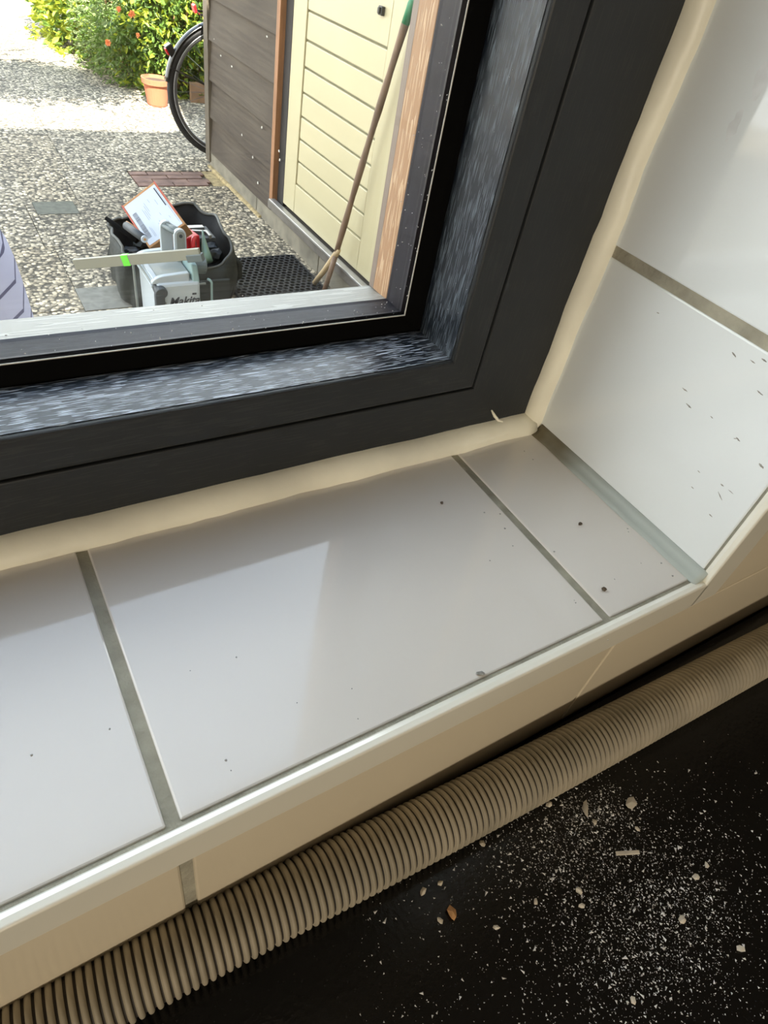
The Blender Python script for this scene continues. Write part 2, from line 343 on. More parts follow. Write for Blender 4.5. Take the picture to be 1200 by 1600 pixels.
t1 = struct('trim_1', bm, 'trim_white', smooth=False); tag(t1, 'cream plastic edge strip along the front of the sill')
prof2 = []
arc2 = [(a_, 2 * XR - b_) for a_, b_ in nose_arc(YF - 0.0006, XR + 0.0006)] + [(0.0975, XR - 0.0007), (0.0994, XR - 0.0002)]
prof2 = [(0.0999, XR - 0.0002), (0.0999, XR + 0.005), (YF + 0.003, XR + 0.006), (YF + 0.003, XT - 0.0012), (YF - 0.0006, XT - 0.0012)] + arc2
bm = B(); prism(bm, prof2, lambda p: (p[1], p[0], SILL - 0.0215), lambda p: (p[1], p[0], 1.82))
t2 = struct('trim_2', bm, 'trim_white'); tag(t2, 'cream plastic corner strip running up the tiled reveal')
for t in (t1, t2):
    pass

obj('joint_line', bm2, 'joint_shadow', wf)
# worktop (rear part in view)
bm = B(); box(bm, -1.6, 2.2, -0.62, YF + 0.001, WT - 0.038, WT); wt = obj('worktop', bm, 'worktop', bevel=0.003)
tag(wt, 'black speckled kitchen worktop strewn with tile dust', 'worktop')
c = thing('kitchen_base_unit', 'white kitchen base unit carrying the black worktop', 'cabinet', (0.3, -0.25, 0))
bm = B(); box(bm, -1.59, 2.19, -0.56, YF, 0.0, WT - 0.038); obj('body', bm, 'ceiling_white', c)
for k in range(6):
    bm = B(); box(bm, -1.586 + 0.63 * k, -1.586 + 0.63 * k + 0.622, -0.578, -0.56, 0.1, WT - 0.045); obj('door', bm, 'ceiling_white', c, bevel=0.002)

# ------------------------------------------------------------------ window
win = thing('window_1', 'dark anthracite woodgrain plastic window with double glazing', None, (0, 0.29, 1.0341), kind='structure')
X0, X1, Z0, Z1 = WL, XR, 1.0341, WTOP
def rails(names, prof, matx, matz, parent, dz=0.0, only='btrl'):
    P = lambda d, y: y
    ends = {
        'b': (lambda p: (X0 + p[0], p[1], Z0 + p[0] + dz), lambda p: (X1 - p[0], p[1], Z0 + p[0] + dz)),
        't': (lambda p: (X0 + p[0], p[1], Z1 - p[0]), lambda p: (X1 - p[0], p[1], Z1 - p[0])),
        'r': (lambda p: (X1 - p[0], p[1], Z0 + p[0] + dz), lambda p: (X1 - p[0], p[1], Z1 - p[0])),
        'l': (lambda p: (X0 + p[0], p[1], Z0 + p[0] + dz), lambda p: (X0 + p[0], p[1], Z1 - p[0]))}
    out = []
    for k in only:
        bm = B(); prism(bm, prof, *ends[k])
        out.append(obj(names[0] if k in 'bt' else names[1], bm, matx if k in 'bt' else matz, parent))
    return out
G = 0.0702
rails(('outer_frame_rail', 'outer_frame_stile'), [(0.0, YW), (G - 0.0009, YW), (G - 0.0003, YW + 0.0003), (G, YW + 0.001), (G, 0.335), (0, 0.335)], 'foil_x', 'foil_z', win)
L0 = 0.0952
sr = rails(('sash_rail', 'sash_stile'), [(G + 0.0013, 0.335), (G + 0.0013, YW + 0.0015), (G + 0.0020, YW + 0.0002), (G + 0.0035, YW - 0.0006), (L0 - 0.0012, YW - 0.0006), (L0 - 0.0004, YW - 0.0001), (L0, YW + 0.0009), (L0 - 0.0006, 0.335)], 'foil_x', 'foil_z', win)
# grained inner ledge of the sash (glazing bead), its inner edge rounded over
rails(('glazing_bead', 'glazing_bead'), [(L0 - 0.002, YW + 0.0036), (L0 + 0.0004, YW + 0.0030), (L0 + 0.0014, 0.3070), (L0 + 0.0009, 0.3092), (L0 - 0.001, 0.3100), (L0 - 0.003, 0.3100)], 'foil_ledge_glint_x', 'foil_ledge_glint_z', win)
GD = 0.1092
rails(('gasket', 'gasket'), [(L0 - 0.003, 0.3101), (L0 + 0.004, 0.3102), (GD - 0.0004, 0.3114), (GD, 0.3119), (GD - 0.001, 0.3122), (L0 - 0.003, 0.3122)], 'gasket', 'gasket', win, dz=-0.0018)
rails(('gasket_lip', 'gasket_lip'), [(GD - 0.0001, 0.3112), (GD + 0.0004, 0.3113), (GD + 0.0004, 0.3118), (GD - 0.0001, 0.3119)], 'gasket_lip', 'gasket_lip', win, dz=-0.0018)
rails(('glazing_spacer', 'glazing_spacer'), [(L0, 0.3166), (GD, 0.3166), (GD - 0.0006, 0.319), (GD - 0.0006, 0.333), (GD, 0.3352), (L0, 0.3352)], 'spacer', 'spacer', win, dz=-0.0018)
rails(('outer_sash_rail', 'outer_sash_rail'), [(G, 0.3356), (0.1066, 0.3356), (0.1069, 0.3360), (0.1045, 0.3600), (G, 0.3600)], 'foil_outer_x', 'foil_outer_x', win, only='bt')
rails(('outer_sash_stile', 'outer_sash_stile'), [(G, 0.3356), (GD - 0.0004, 0.3356), (GD, 0.3360), (GD, 0.3530), (G, 0.3530)], 'foil_outer_z', 'foil_outer_z', win, dz=-0.003, only='rl')
rails(('outer_chamfer', 'outer_chamfer'), [(G, 0.3532), (GD, 0.3532), (GD - 0.0012, 0.3605), (G, 0.3605)], 'foil_chamfer', 'foil_chamfer', win, dz=-0.003, only='rl')
for y0 in (0.3123, 0.3300):
    bm = B(); box(bm, X0 + L0 + 0.004, X1 - L0 - 0.004, y0, y0 + 0.004, Z0 + L0 + 0.004, Z1 - L0 - 0.004); obj('glass_pane', bm, 'glass', win)
# dark filling of the rebates so that no light leaks past the rails
bm = B(); rr = [(G - 0.001, 0.300), (G + 0.002, 0.300), (G + 0.002, 0.334), (G - 0.001, 0.334)]
rails(('rebate_seal', 'rebate_seal'), rr, 'shadow_gap', 'shadow_gap', win); bm.free()

# silicone beads around the frame
def bead(name, path, prof_at, mat, parent, label=None):
    bm = B(); rings = [[bm.verts.new(q) for q in prof_at(i, p)] for i, p in enumerate(path)]; n = len(rings[0])
    for a, b in zip(rings, rings[1:]):
        for k in range(n): bm.faces.new((a[k], a[(k + 1) % n], b[(k + 1) % n], b[k]))
    bm.faces.new(rings[0][::-1]); bm.faces.new(rings[-1])
    o = obj(name, bm, mat, parent, smooth=True)
    if label: o['label'] = label
    return o
def nz(t, a=1.0): return noise.noise(Vector((t * 30, 3.1, 0.7))) * a + noise.noise(Vector((t * 90, 7.1, 0.2))) * a * 0.4
def cs_bottom(i, x):
    w = 0.0128 + nz(x, 0.0018); hh = 0.0118 + nz(x + 5, 0.0009)
    pts = [(YW + 0.002, SILL - 0.001), (YW - w, SILL - 0.001), (YW - w, SILL + 0.0005)]
    for k in range(1, 7):
        a = PI / 2 * k / 6; pts.append((YW - w * math.cos(a) ** 1.15, SILL + hh * math.sin(a) ** 0.9))
    pts.append((YW + 0.002, SILL + hh)); return [(x, p[0], p[1]) for p in pts]
N = 130
bead('silicone_bead', [WL + (XR - 0.004 - WL) * i / N for i in range(N + 1)], cs_bottom, 'cream_silicone', win, 'thick cream silicone bead')
def cs_side(i, z):
    w = 0.0105 + nz(z + 9, 0.0016); hh = 0.0098 + nz(z + 3, 0.0018)
    pts = [(XR + 0.001, YW + 0.002), (XR - hh, YW + 0.002), (XR - hh, YW - 0.0005)]
    for k in range(1, 7):
        a = PI / 2 * k / 6; pts.append((XR - hh * math.cos(a) ** 1.0, YW - w * math.sin(a)))
    pts.append((XR + 0.001, YW - w)); return [(p[0], p[1], z) for p in pts]
bead('silicone_bead', [SILL + 0.755 * i / N for i in range(N + 1)], cs_side, 'cream_silicone', win, 'thick cream silicone bead')
# silicone thread lying over the frame corner
bm = B(); tube(bm, [PY(768, 641, YW - 0.001), PY(773, 650, YW - 0.003), PY(779, 657, YW - 0.006), PY(786, 659, YW - 0.009)], [0.0006, 0.0012, 0.0011, 0.0005], 6); obj('silicone_thread', bm, 'cream_silicone', win, smooth=True)
# grey silicone in the corner between sill and wall
def cs_corner(i, y):
    w = 0.0085 + noise.noise(Vector((y * 40, 1, 1))) * 0.0012; hh = 0.0075
    return [(XR + 0.0005, y, SILL - 0.0006), (XR - w, y, SILL - 0.0006), (XR - w, y, SILL + 0.0003), (XR - w * 0.62, y, SILL + 0.0016), (XR - w * 0.25, y, SILL + 0.0042), (XR - 0.0006, y, SILL + hh), (XR + 0.0005, y, SILL + hh)]
bead('corner_sealant', [0.0975 + (YW - 0.012 - 0.0975) * i / 40 for i in range(41)], cs_corner, 'grey_silicone', sill, 'grey-green silicone joint')

# small paint and dust flecks sticking to the pane and sash
bm = B(); R = random.Random(3)
for k in range(150):
    if k % 2: p = Vector((R.uniform(-0.02, 0.235), 0.3121, Z0 + GD + abs(R.gauss(0, 0.01))))
    else: p = Vector((X1 - GD - abs(R.gauss(0, 0.012)), 0.3121, R.uniform(Z0 + GD, Z0 + 0.34)))
    s = R.choice((0.00012, 0.00018, 0.00025, 0.0004)); rock(bm, p, s * R.uniform(.8, 1.6), 0.0001, s, k, 1)
for k in range(70):
    x = R.uniform(0.12, 0.247); p = Vector((x, R.uniform(0.274, 0.308), Z0 + L0 + 0.0008)) if k % 3 else Vector((X1 - L0 - 0.0006, R.uniform(0.274, 0.300), Z0 + L0 + R.uniform(0, 0.18)))
    s = R.choice((0.0001, 0.00018, 0.0003)); rock(bm, p, s * 1.4, s, s, k, 1)
o = obj('paint_flecks', bm, 'paint_fleck', win); o['kind'] = 'stuff'

# ------------------------------------------------------------------ hose
HR = 0.0172; DH = Vector((1, -0.045, 0)).normalized()
hz = WT + HR; hc0 = Vector((0, 0.303 * 0.27, hz))
bm = B(); pitch = 0.0040; n = 40; rings = []; xs = -0.28; k = 0
def ringat(s, r): 
    c = hc0 + DH * s + Vector((0, 0, 0)); c.y += -0.0012 * math.sin((s - 0.05) * 9)
    u = Vector((0, 0, 1)); w = DH.cross(u)
    return [bm.verts.new(c + (u * math.cos(2 * PI * q / n) + w * math.sin(2 * PI * q / n)) * r) for q in range(n)]
s = -0.80; prev = None
while s < 1.30:
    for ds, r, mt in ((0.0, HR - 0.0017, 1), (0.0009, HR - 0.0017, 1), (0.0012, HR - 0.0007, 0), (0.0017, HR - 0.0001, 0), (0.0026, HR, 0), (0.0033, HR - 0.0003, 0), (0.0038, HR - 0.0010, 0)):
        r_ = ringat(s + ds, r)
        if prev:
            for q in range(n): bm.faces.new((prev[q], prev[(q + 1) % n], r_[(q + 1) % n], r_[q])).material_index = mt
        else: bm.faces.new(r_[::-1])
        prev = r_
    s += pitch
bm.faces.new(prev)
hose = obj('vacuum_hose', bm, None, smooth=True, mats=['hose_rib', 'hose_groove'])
tag(hose, 'grey-brown ribbed vacuum hose lying along the back of the black worktop', 'hose')

# ------------------------------------------------------------------ debris on worktop and sill
def chip(name, px, py, w, l, t, label, grp, mat='chip', rot=0, z=None, cat='debris', seed=0):
    z = WT if z is None else z; p = PZ(px, py, z)
    bm = B(); rock(bm, (0, 0, t * 0.8), w, l, t, seed, 1, rot); o = obj(name, bm, mat); o.location = p
    return tag(o, label, cat, grp)
bm = B(); p = PZ(962, 1334, WT); q = PZ(998, 1332, WT); d = (q - p); nrm = Vector((-d.y, d.x, 0)).normalized() * 0.0011
obox(bm, Vector((0, 0, 0.0006)), d / 2, nrm, (0, 0, 0.0005)); o = obj('plastic_strip', bm, 'chip', bevel=0.0002); o.location = (p + q) / 2
tag(o, 'short straight off-white strip lying on the black worktop', 'debris')
chip('tile_chip', 983, 1256, 0.0050, 0.0036, 0.0022, 'largest cream tile chip on the black worktop, by the hose', None, seed=4, rot=0.4)
chip('tile_chip', 914, 1264, 0.0020, 0.0060, 0.0016, 'long thin cream tile chip beside the hose', None, seed=9, rot=-0.7)
chip('tile_chip', 705, 1427, 0.0026, 0.0040, 0.002, 'small ochre crumb on the black worktop left of the dust', None, seed=12, mat='orange_wood')
G2 = 'small cream chips scattered on the worktop'
spots = [(857, 1257, 'pale mortar chip touching the front of the hose'), (928, 1285, 'rounded cream chip just below the long thin chip'), (995, 1296, 'tiny cream chip midway between the largest chip and the strip'),
 (1087, 1371, 'oblong white chip low and right of the off-white strip'), (1103, 1352, 'small white chip right of the off-white strip'), (904, 1392, 'white chip in the middle of the brownish dust patch'), (908, 1416, 'white chip at the lower edge of the brownish dust patch'),
 (836, 1410, 'lone flat white chip on the left of the dust patch'), (753, 1319, 'cream chip lying at the underside of the hose'), (687, 1381, 'cream chip left of the dust, nearest the hose'), (660, 1394, 'leftmost white chip near the hose'),
 (687, 1439, 'small white chip beside the ochre crumb'), (775, 1450, 'pale yellowish chip right of the ochre crumb'), (1064, 1438, 'white chip among the fine dust below the strip'), (988, 1563, 'white chip near the bottom edge of the worktop view'), (1156, 1483, 'slender white chip at the right of the worktop')]
for i, (x, y, lab_) in enumerate(spots):
    s = [0.0022, 0.0019, 0.0017, 0.0024, 0.0018][i % 5]
    chip('mortar_chip', x, y, s * 1.1, s * 0.8, s * 0.6, lab_, G2, seed=20 + i, rot=i)
bm = B(); R = random.Random(11)
for k in range(9000):
    a = R.random()
    if a < 0.36: px, py = R.gauss(1000, 95), R.gauss(1470, 70)
    elif a < 0.60: px, py = R.gauss(880, 80), R.gauss(1330, 45)
    elif a < 0.75: px, py = R.gauss(1070, 60), R.gauss(1370, 70)
    elif a < 0.86: px, py = R.gauss(930, 40), R.gauss(1265, 28)
    else: px, py = R.uniform(560, 1250), R.uniform(1180, 1640)
    p = PZ(px, py, WT)
    if p.y > hc0.y - 0.045 * p.x - HR * 0.55 or p.y < -0.5: continue
    s = min(0.0013, 0.00024 * math.exp(R.gauss(0, 0.65)))
    q = Matrix.Rotation(R.uniform(0, 6.3), 3, 'Z')
    vs_ = [bm.verts.new(p + q @ Vector(t)) for t in ((-s * R.uniform(.6, 2.2), 0, 0.00003), (s * R.uniform(.2, .8), -s * .7, 0.00003), (s * .3, s * R.uniform(.4, .9), 0.00003), (0, 0, s * 0.8))]
    for f in ((0, 1, 3), (1, 2, 3), (2, 0, 3), (0, 2, 1)): bm.faces.new([vs_[i] for i in f])
o = obj('tile_dust', bm, 'dust'); tag(o, 'pale tile dust sprinkled over the black worktop', 'dust', kind='stuff')
# crumbs on the sill
for i, (x, y, s, lab) in enumerate([(690, 787, 0.0011, 'black crumb on the sill tile left of the narrow grout line'), (906, 820, 0.0012, 'dark brown crumb in the middle of the right sill tile'), (943, 922, 0.0014, 'dark brown crumb near the front edge of the right sill tile')]):
    chip('grit_crumb', x, y, s * 1.2, s, s, lab, None, mat='crumb_dark', z=SILL, seed=50 + i)
o = chip('insect_wing', 751, 1053, 0.0027, 0.0012, 0.0007, 'small translucent brownish flake lying near the sill front edge', None, mat='scuff', z=SILL, seed=60, rot=-0.35)
bm = B(); R = random.Random(5)
for (x, y) in [(781,803),(757,801),(788,826),(980,826),(983,831),(1001,880),(897,938),(802,853),(765,876),(866,862),(50,1180),(172,1139),(370,1027),(298,1048),(354,1188),(361,1204),(465,1098),(560,1123),(549,1076),(940,760),(975,800),(1033,880),(960,905),(1050,900),(820,705),(833,718),(950,1000),(900,942)]:
    p = PZ(x + R.uniform(-1, 1), y, SILL); s = R.choice((0.00035, 0.0005, 0.0007)); rock(bm, p, s, s, s * .6, int(x), 1)
o = obj('sill_specks', bm, 'scuff'); tag(o, 'fine grey grit specks on the white sill tiles', 'grit', kind='stuff')
# flat scuffs on the wall tiles
bm = B()
def smear(x0, y0, x1, y1, w):
    w = w * (0.65 if w < .002 else 1)
    a = PX(x0, y0, XR - 0.0001); b = PX(x1, y1, XR - 0.0001); d = b - a; L = d.length; d.normalize(); nn = Vector((0, -d.z, d.y)); prev = None; N_ = 6
    for i in range(N_ + 1):
        t = i / N_; ww = w * (0.25 + math.sin(PI * min(1, max(0, t))) * R.uniform(.5, 1)); c = a + d * L * t + nn * R.uniform(-.3, .3) * w * .8
        cur = [bm.verts.new(c + nn * ww), bm.verts.new(c - nn * ww)]
        if prev: bm.faces.new((prev[0], prev[1], cur[1], cur[0]))
        prev = cur
for a in [(1122,768,1128,782,.0005),(1138,765,1146,772,.0004),(1126,756,1131,760,.0007),(1150,683,1156,690,.0007),(1186,724,1193,732,.0012),(1072,630,1080,638,.0007),(1066,606,1074,612,.0006),(1144,550,1150,558,.0007),(1172,562,1180,568,.0005),(1108,803,1113,808,.0005),(1090,735,1094,739,.0004),(1146,685,1152,686,.0004),(1026,488,1030,490,.0005),(1080,760,1084,764,.0004),(1110,650,1114,654,.0004),(1190,560,1198,566,.0006),(1183,610,1192,618,.0006)]: smear(*a)
o = obj('scuff_marks', bm, 'scuff', wr); o['kind'] = 'stuff'
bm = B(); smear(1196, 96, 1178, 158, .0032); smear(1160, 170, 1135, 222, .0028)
obj('dried_smear', bm, 'smear_film', wr)  # two pale smears dried on the reveal tiles

# ------------------------------------------------------------------ patio
patio = thing('ground', 'patio of exposed pebble concrete slabs with sandy joints', None, (0, 5, 0), kind='structure')
bm = B(); box(bm, -9, 12, 0.36, 24, -0.30, -0.012); obj('joint_bed', bm, 'joint_sand', patio)
specials = [(0.366, 0.552, 3.475, 3.632), (0.366, 0.60, 2.51, 2.70), (0.93, 1.435, 3.825, 4.062)]
ysj = [0.37, 0.80, 1.38, 1.96, 2.53, 3.11, 3.59, 4.07, 4.68, 5.28, 5.88, 6.48, 7.08, 7.68, 8.28, 8.88]
off = [0.1, .35, .6, .12, .366, .33, .08, .63, .14, .40, .16, .41, .17, .42, .18, .43]
R = random.Random(2)
def slab(x0, x1, y0, y1, mat, top, name='paver'):
    bm = B(); box(bm, x0, x1, y0, y1, -0.04, top); return obj(name, bm, mat, patio)
for r in range(len(ysj) - 1):
    y0, y1 = ysj[r] + 0.0015, ysj[r + 1] - 0.0015
    pitchx = 0.5 if r not in (5,) else 0.49
    k0 = -6 if r < 7 else -3; k1 = 8 if r < 9 else 9
    for k in range(k0, k1):
        x0 = off[r] + k * pitchx + 0.0015; x1 = x0 + pitchx - 0.003
        if x0 > 2.6 or (x0 > 1.47 and y1 < 4.1): continue
        rects = [(x0, min(x1, 1.50) if y1 < 4.1 else x1, y0, y1)]
        for sx0, sx1, sy0, sy1 in specials:
            new = []
            for a, b, c, d in rects:
                if sx1 <= a or sx0 >= b or sy1 <= c or sy0 >= d: new.append((a, b, c, d)); continue
                if a < sx0: new.append((a, sx0 - .002, c, d))
                if b > sx1: new.append((sx1 + .002, b, c, d))
                m0, m1 = max(a, sx0), min(b, sx1)
                if c < sy0: new.append((m0, m1, c, sy0 - .002))
                if d > sy1: new.append((m0, m1, sy1 + .002, d))
            rects = new
        for a, b, c, d in rects:
            if b - a > .02 and d - c > .02: slab(a, b, c, d, 'aggregate' if R.random() < .8 else 'aggregate_warm', R.uniform(-0.0015, 0.0015))
bm = B(); box(bm, -9, 12, 8.885, 24, -0.04, 0.0); box(bm, 4.6, 12, 4.7, 8.88, -0.04, 0.0); box(bm, -9, -2.9, 0.37, 8.88, -0.04, 0.0); obj('far_paving', bm, 'aggregate_warm', patio)
slab(*specials[0], 'small_slab', 0.001, 'concrete_paver'); slab(*specials[1], 'smooth_slab', 0.0015, 'concrete_paver')
for r in range(4):
    y0 = 3.827 + r * 0.0590; x = 0.932 + (0.0 if r % 2 else -0.0); first = 0.10 if r % 2 else 0.2
    while x < 1.33:
        w = min(first, 1.36 - x); bm = B(); box(bm, x + .003, x + w - .003, y0 + .003, y0 + 0.055, -0.04, R.uniform(-0.002, 0.003)); obj('brick', bm, 'clay_brick', patio, bevel=0.002); x += w; first = 0.2
bm = B(); box(bm, 1.362, 1.46, 3.80, 4.10, -0.04, -0.004); obj('bare_earth', bm, 'sandy_earth', patio)

# ------------------------------------------------------------------ shed
SX = 1.46; SY0, SY1 = 1.15, 4.17
shed = thing('garden_shed', 'dark weathered timber garden shed with a cream panelled door', 'shed', (2.3, 2.7, 0))
for a, b in ((1.18, 1.90), (1.905, 2.66), (2.665, 3.42), (3.425, 4.16)):
    bm = B(); box(bm, SX - 0.012, SX + 0.10, a, b, -0.2, 0.115 if b < 3.2 else 0.105); obj('plinth_block', bm, 'plinth_concrete', shed, bevel=0.004)
bm = B(); box(bm, SX - 0.03, SX + 0.10, 3.35, 4.16, -0.03, 0.012); obj('mortar_haunch', bm, 'sandy_earth', shed, bevel=0.008)
DY0, DY1 = 2.19, 3.115                              # door between these, hinged in a frame
z = 0.085; k = 0
while z < 1.85:                                      # weatherboards, lower edge proud
    for a, b in ((3.235, 4.135), (SY0, 2.06)):
        bm = B(); zz = z; hh = 0.205
        hexa(bm, [(SX - 0.016, a, zz), (SX + 0.006, a, zz), (SX + 0.006, b, zz), (SX - 0.016, b, zz)], [(SX + 0.002, a, zz + hh), (SX + 0.014, a, zz + hh), (SX + 0.014, b, zz + hh), (SX + 0.002, b, zz + hh)])
        obj('weatherboard', bm, 'weatherboard', shed)
    z += 0.187; k += 1
bm = B(); box(bm, SX - 0.022, SX + 0.015, 4.135, 4.20, 0.03, 1.98); obj('corner_post', bm, 'post_wood', shed, bevel=0.002)
bm = B(); box(bm, SX - 0.024, SX + 0.05, 3.195, 3.232, 0.10, 1.98); obj('door_trim', bm, 'warm_wood', shed, bevel=0.002)['label'] = 'warm orange-brown wooden trim strip'
bm = B(); box(bm, SX + 0.004, SX + 0.06, 3.125, 3.197, 0.10, 1.98); box(bm, SX - 0.01, SX + 0.06, 2.135, 2.185, 0.10, 1.98); box(bm, SX + 0.004, SX + 0.06, 2.185, 3.2, 1.93, 1.98); obj('door_frame', bm, 'dark_gap', shed)
bm = B(); box(bm, SX - 0.030, SX + 0.06, 2.10, 3.235, 0.100, 0.142); obj('door_sill', bm, 'sill_grey', shed, bevel=0.004)
bm = B(); box(bm, SX - 0.040, SX - 0.008, 2.12, 3.20, 0.143, 0.156); obj('sill_strip', bm, 'sill_metal', shed, bevel=0.003)
bm = B(); box(bm, SX + 0.06, 3.2, SY0, 4.15, 0.0, 1.98); obj('inner_wall', bm, 'weatherboard', shed)
bm = B(); box(bm, SX - 0.06, 3.3, SY0 - .1, 4.205, 1.98, 2.03); obj('roof', bm, 'roof_felt', shed)
# door: backing, stiles and rails proud, planks between
bm = B(); box(bm, SX + 0.012, SX + 0.04, DY0, DY1, 0.165, 1.92); door = obj('door', bm, 'door_groove', shed); door['label'] = 'cream painted door of horizontal planks'
def dpart(name, y0, y1, z0, z1, x=SX, bev=0.003):
    bm = B(); box(bm, x, SX + 0.014, y0, y1, z0, z1); return obj(name, bm, 'door_paint', door, bevel=bev)
PYL, PYR = 2.335, 2.985
dpart('stile', PYL - 0.145, PYL - 0.001, 0.165, 1.92); dpart('stile', PYR + 0.003, DY1, 0.165, 1.92)
dpart('rail', PYL - 0.001, PYR + 0.001, 0.165, 0.296)
zz = [0.302, 0.402, 0.497, 0.589, 0.682, 0.776, 0.872, 0.972]
for a, b in zip(zz, zz[1:]): dpart('plank', PYL + 0.004, PYR - 0.002, a, b - 0.007, SX + 0.004, 0.004)
dpart('top_panel', PYL + 0.003, PYR - 0.002, 0.972, 1.80, SX + 0.002)
dpart('rail', PYL - 0.001, PYR + 0.001, 1.805, 1.92)
p = PX(598, 17, SX); bm = B(); box(bm, SX - 0.012, SX + 0.002, p.y - 0.013, p.y + 0.013, p.z - 0.013, p.z + 0.013); box(bm, SX - 0.02, SX - 0.012, p.y - 0.006, p.y + 0.006, p.z - 0.009, p.z + 0.009); obj('door_catch', bm, 'dark_metal', door, bevel=0.002)
bm = B(); R = random.Random(8)
for (x, y) in [(335, 61), (345, 87), (378, 211), (425, 199), (436, 236), (427, 284), (409, 199), (417, 57), (362, 104), (395, 246), (403, 286), (437, 250)]:
    p = PX(x, y, SX - 0.013); rock(bm, p, 0.002, 0.008, 0.008 if y > 180 else 0.005, x, 1)
obj('lime_spots', bm, 'lead_spot', shed)['kind'] = 'stuff'

# broom-like pole leaning on the door
br = thing('forked_pole', 'long wooden pole with a green-painted tip and forked foot leaning against the shed door', 'pole', PX(512, 447, SX - .2))
top = PX(643, 6, SX - 0.03); mid = PX(525, 397, SX - 0.075); f1 = PX(484, 452, 1.285); f1 = mid + (f1 - mid) * 1.55; f1.z = max(0.0, f1.z); f2 = PX(508, 470, SX - 0.13); f2 = mid + (f2 - mid) * 1.2
dn = (mid - top)
bm = B(); pts = [top + dn * t + Vector((0, math.sin(PI * t) * 0.006, 0)) for t in [i / 14 for i in range(15)]]; tube(bm, pts, [0.0125 + 0.0015 * math.sin(i * 1.7) for i in range(15)], 10); obj('pole', bm, 'broom_wood', br, smooth=True)
g1 = top - dn * 0.012; g2 = top + dn * 0.06; bm = B(); tube(bm, [g1, top, g2], [0.009, 0.0137, 0.0142], 12); obj('painted_tip', bm, 'green_paint', br, smooth=True)
def down(a, b, z0=0.0): d = b - a; return a + d * ((z0 - a.z) / d.z)
fa = mid + (PX(484, 452, 1.33) - mid); fa = down(mid, PX(484, 452, 1.36), 0.026); fb = down(mid, PX(509, 447, SX - 0.10), 0.004)
bm = B(); tube(bm, [mid + (mid - fa).normalized() * 0.03, mid, (mid + fa) / 2 + Vector((0, 0, -0.004)), fa], [0.009, 0.014, 0.0125, 0.012], 10); obj('fork_prong', bm, 'broom_pale', br, smooth=True)
bm = B(); tube(bm, [mid, (mid + fb) / 2, fb], [0.0125, 0.0115, 0.011], 10); obj('fork_prong', bm, 'broom_wood', br, smooth=True)

# ring rubber mat: honeycomb of hexagonal cells
mat_ = thing('rubber_ring_mat', 'black rubber honeycomb mat on the slabs in front of the shed', 'mat', (1.1, 2.5, 0))
bm = B(); a = 0.0165; tX0, tX1, tY0, tY1 = 1.005, 1.395, 2.15, 2.85; rowi = 0; y = tY0
while y < tY1:
    x = tX0 + (a * 0.87 if rowi % 2 else 0)
    while x < tX1:
        for i in range(6):
            an = PI / 6 + PI / 3 * i; an2 = an + PI / 3
            o1 = [(x + a * math.cos(t), y + a * math.sin(t)) for t in (an, an2)]; i1 = [(x + (a - .0045) * math.cos(t), y + (a - .0045) * math.sin(t)) for t in (an, an2)]
            v = [bm.verts.new((q[0], q[1], zz_)) for zz_ in (0.0145,) for q in (o1[0], o1[1], i1[1], i1[0])]; bm.faces.new(v)
            w = [bm.verts.new((q[0], q[1], 0.002)) for q in (i1[0], i1[1])]; bm.faces.new((v[3], v[2], w[1], w[0]))
        x += a * 1.732
    y += a * 1.5; rowi += 1
o = obj('ring_lattice', bm, 'black_rubber', mat_); o['kind'] = 'stuff'
bm = B()
for x0, x1, y0, y1 in ((tX0 - .02, tX1 + .01, tY0 - .03, tY0 - .015), (tX0 - .02, tX1 + .01, tY1 - .002, tY1 + .008), (tX0 - .022, tX0 - .014, tY0 - .02, tY1), (tX1 + .004, tX1 + .012, tY0 - .02, tY1)): box(bm, x0, x1, y0, y1, 0.001, 0.014)
obj('border', bm, 'black_rubber', mat_)

# ------------------------------------------------------------------ tool bag
bag = thing('tool_bag', 'open black fabric tool bag filled with tools behind the pale machine', 'tool bag', (0.78, 2.62, 0))
def superell(cx, cy, rx, ry, e, t, rot=0):
    c, s_ = math.cos(t), math.sin(t); x = rx * math.copysign(abs(c) ** e, c); y = ry * math.copysign(abs(s_) ** e, s_)
    return cx + x * math.cos(rot) - y * math.sin(rot), cy + x * math.sin(rot) + y * math.cos(rot)
bm = B(); n = 56; rings = []
lv = [(0.0, .0, .255, .20), (0.02, .0, .268, .215), (0.10, .0, .275, .222), (0.17, .0, .268, .215), (0.22, .0, .262, .205), (0.225, 0, .252, .196), (0.17, 0, .248, .19), (0.05, 0, .24, .18), (0.02, 0, .2, .15)]
for j, (z, _, rx, ry) in enumerate(lv):
    ring = []
    for k in range(n):
        t = 2 * PI * k / n; x, y = superell(0.755, 2.64, rx * 0.86, ry * 0.95, 0.55, t, 0.06)
        wob = noise.noise(Vector((math.cos(t) * 2.4, math.sin(t) * 2.4, z * 9))) * 0.034 + noise.noise(Vector((math.cos(t) * 7, math.sin(t) * 7, z * 26))) * 0.011
        zz_ = z + (0.03 * noise.noise(Vector((math.cos(t) * 1.5, math.sin(t) * 1.5, 4))) + (0.045 * max(0, math.sin(t + 0.3)) * (1 if x > .75 else .6)) - 0.05 * max(0, -math.sin(t))) * min(1, z / 0.2)
        ring.append(bm.verts.new((x + wob, y + wob * 0.8, max(0.002, zz_))))
    rings.append(ring)
for j, (a_, b_) in enumerate(zip(rings, rings[1:])):
    for k in range(n): bm.faces.new((a_[k], a_[(k + 1) % n], b_[(k + 1) % n], b_[k])).material_index = 1 if j >= 5 else 0
bm.faces.new(rings[0][::-1]); bm.faces.new(rings[-1]).material_index = 1
rimpts = [v.co.copy() for v in rings[5]]
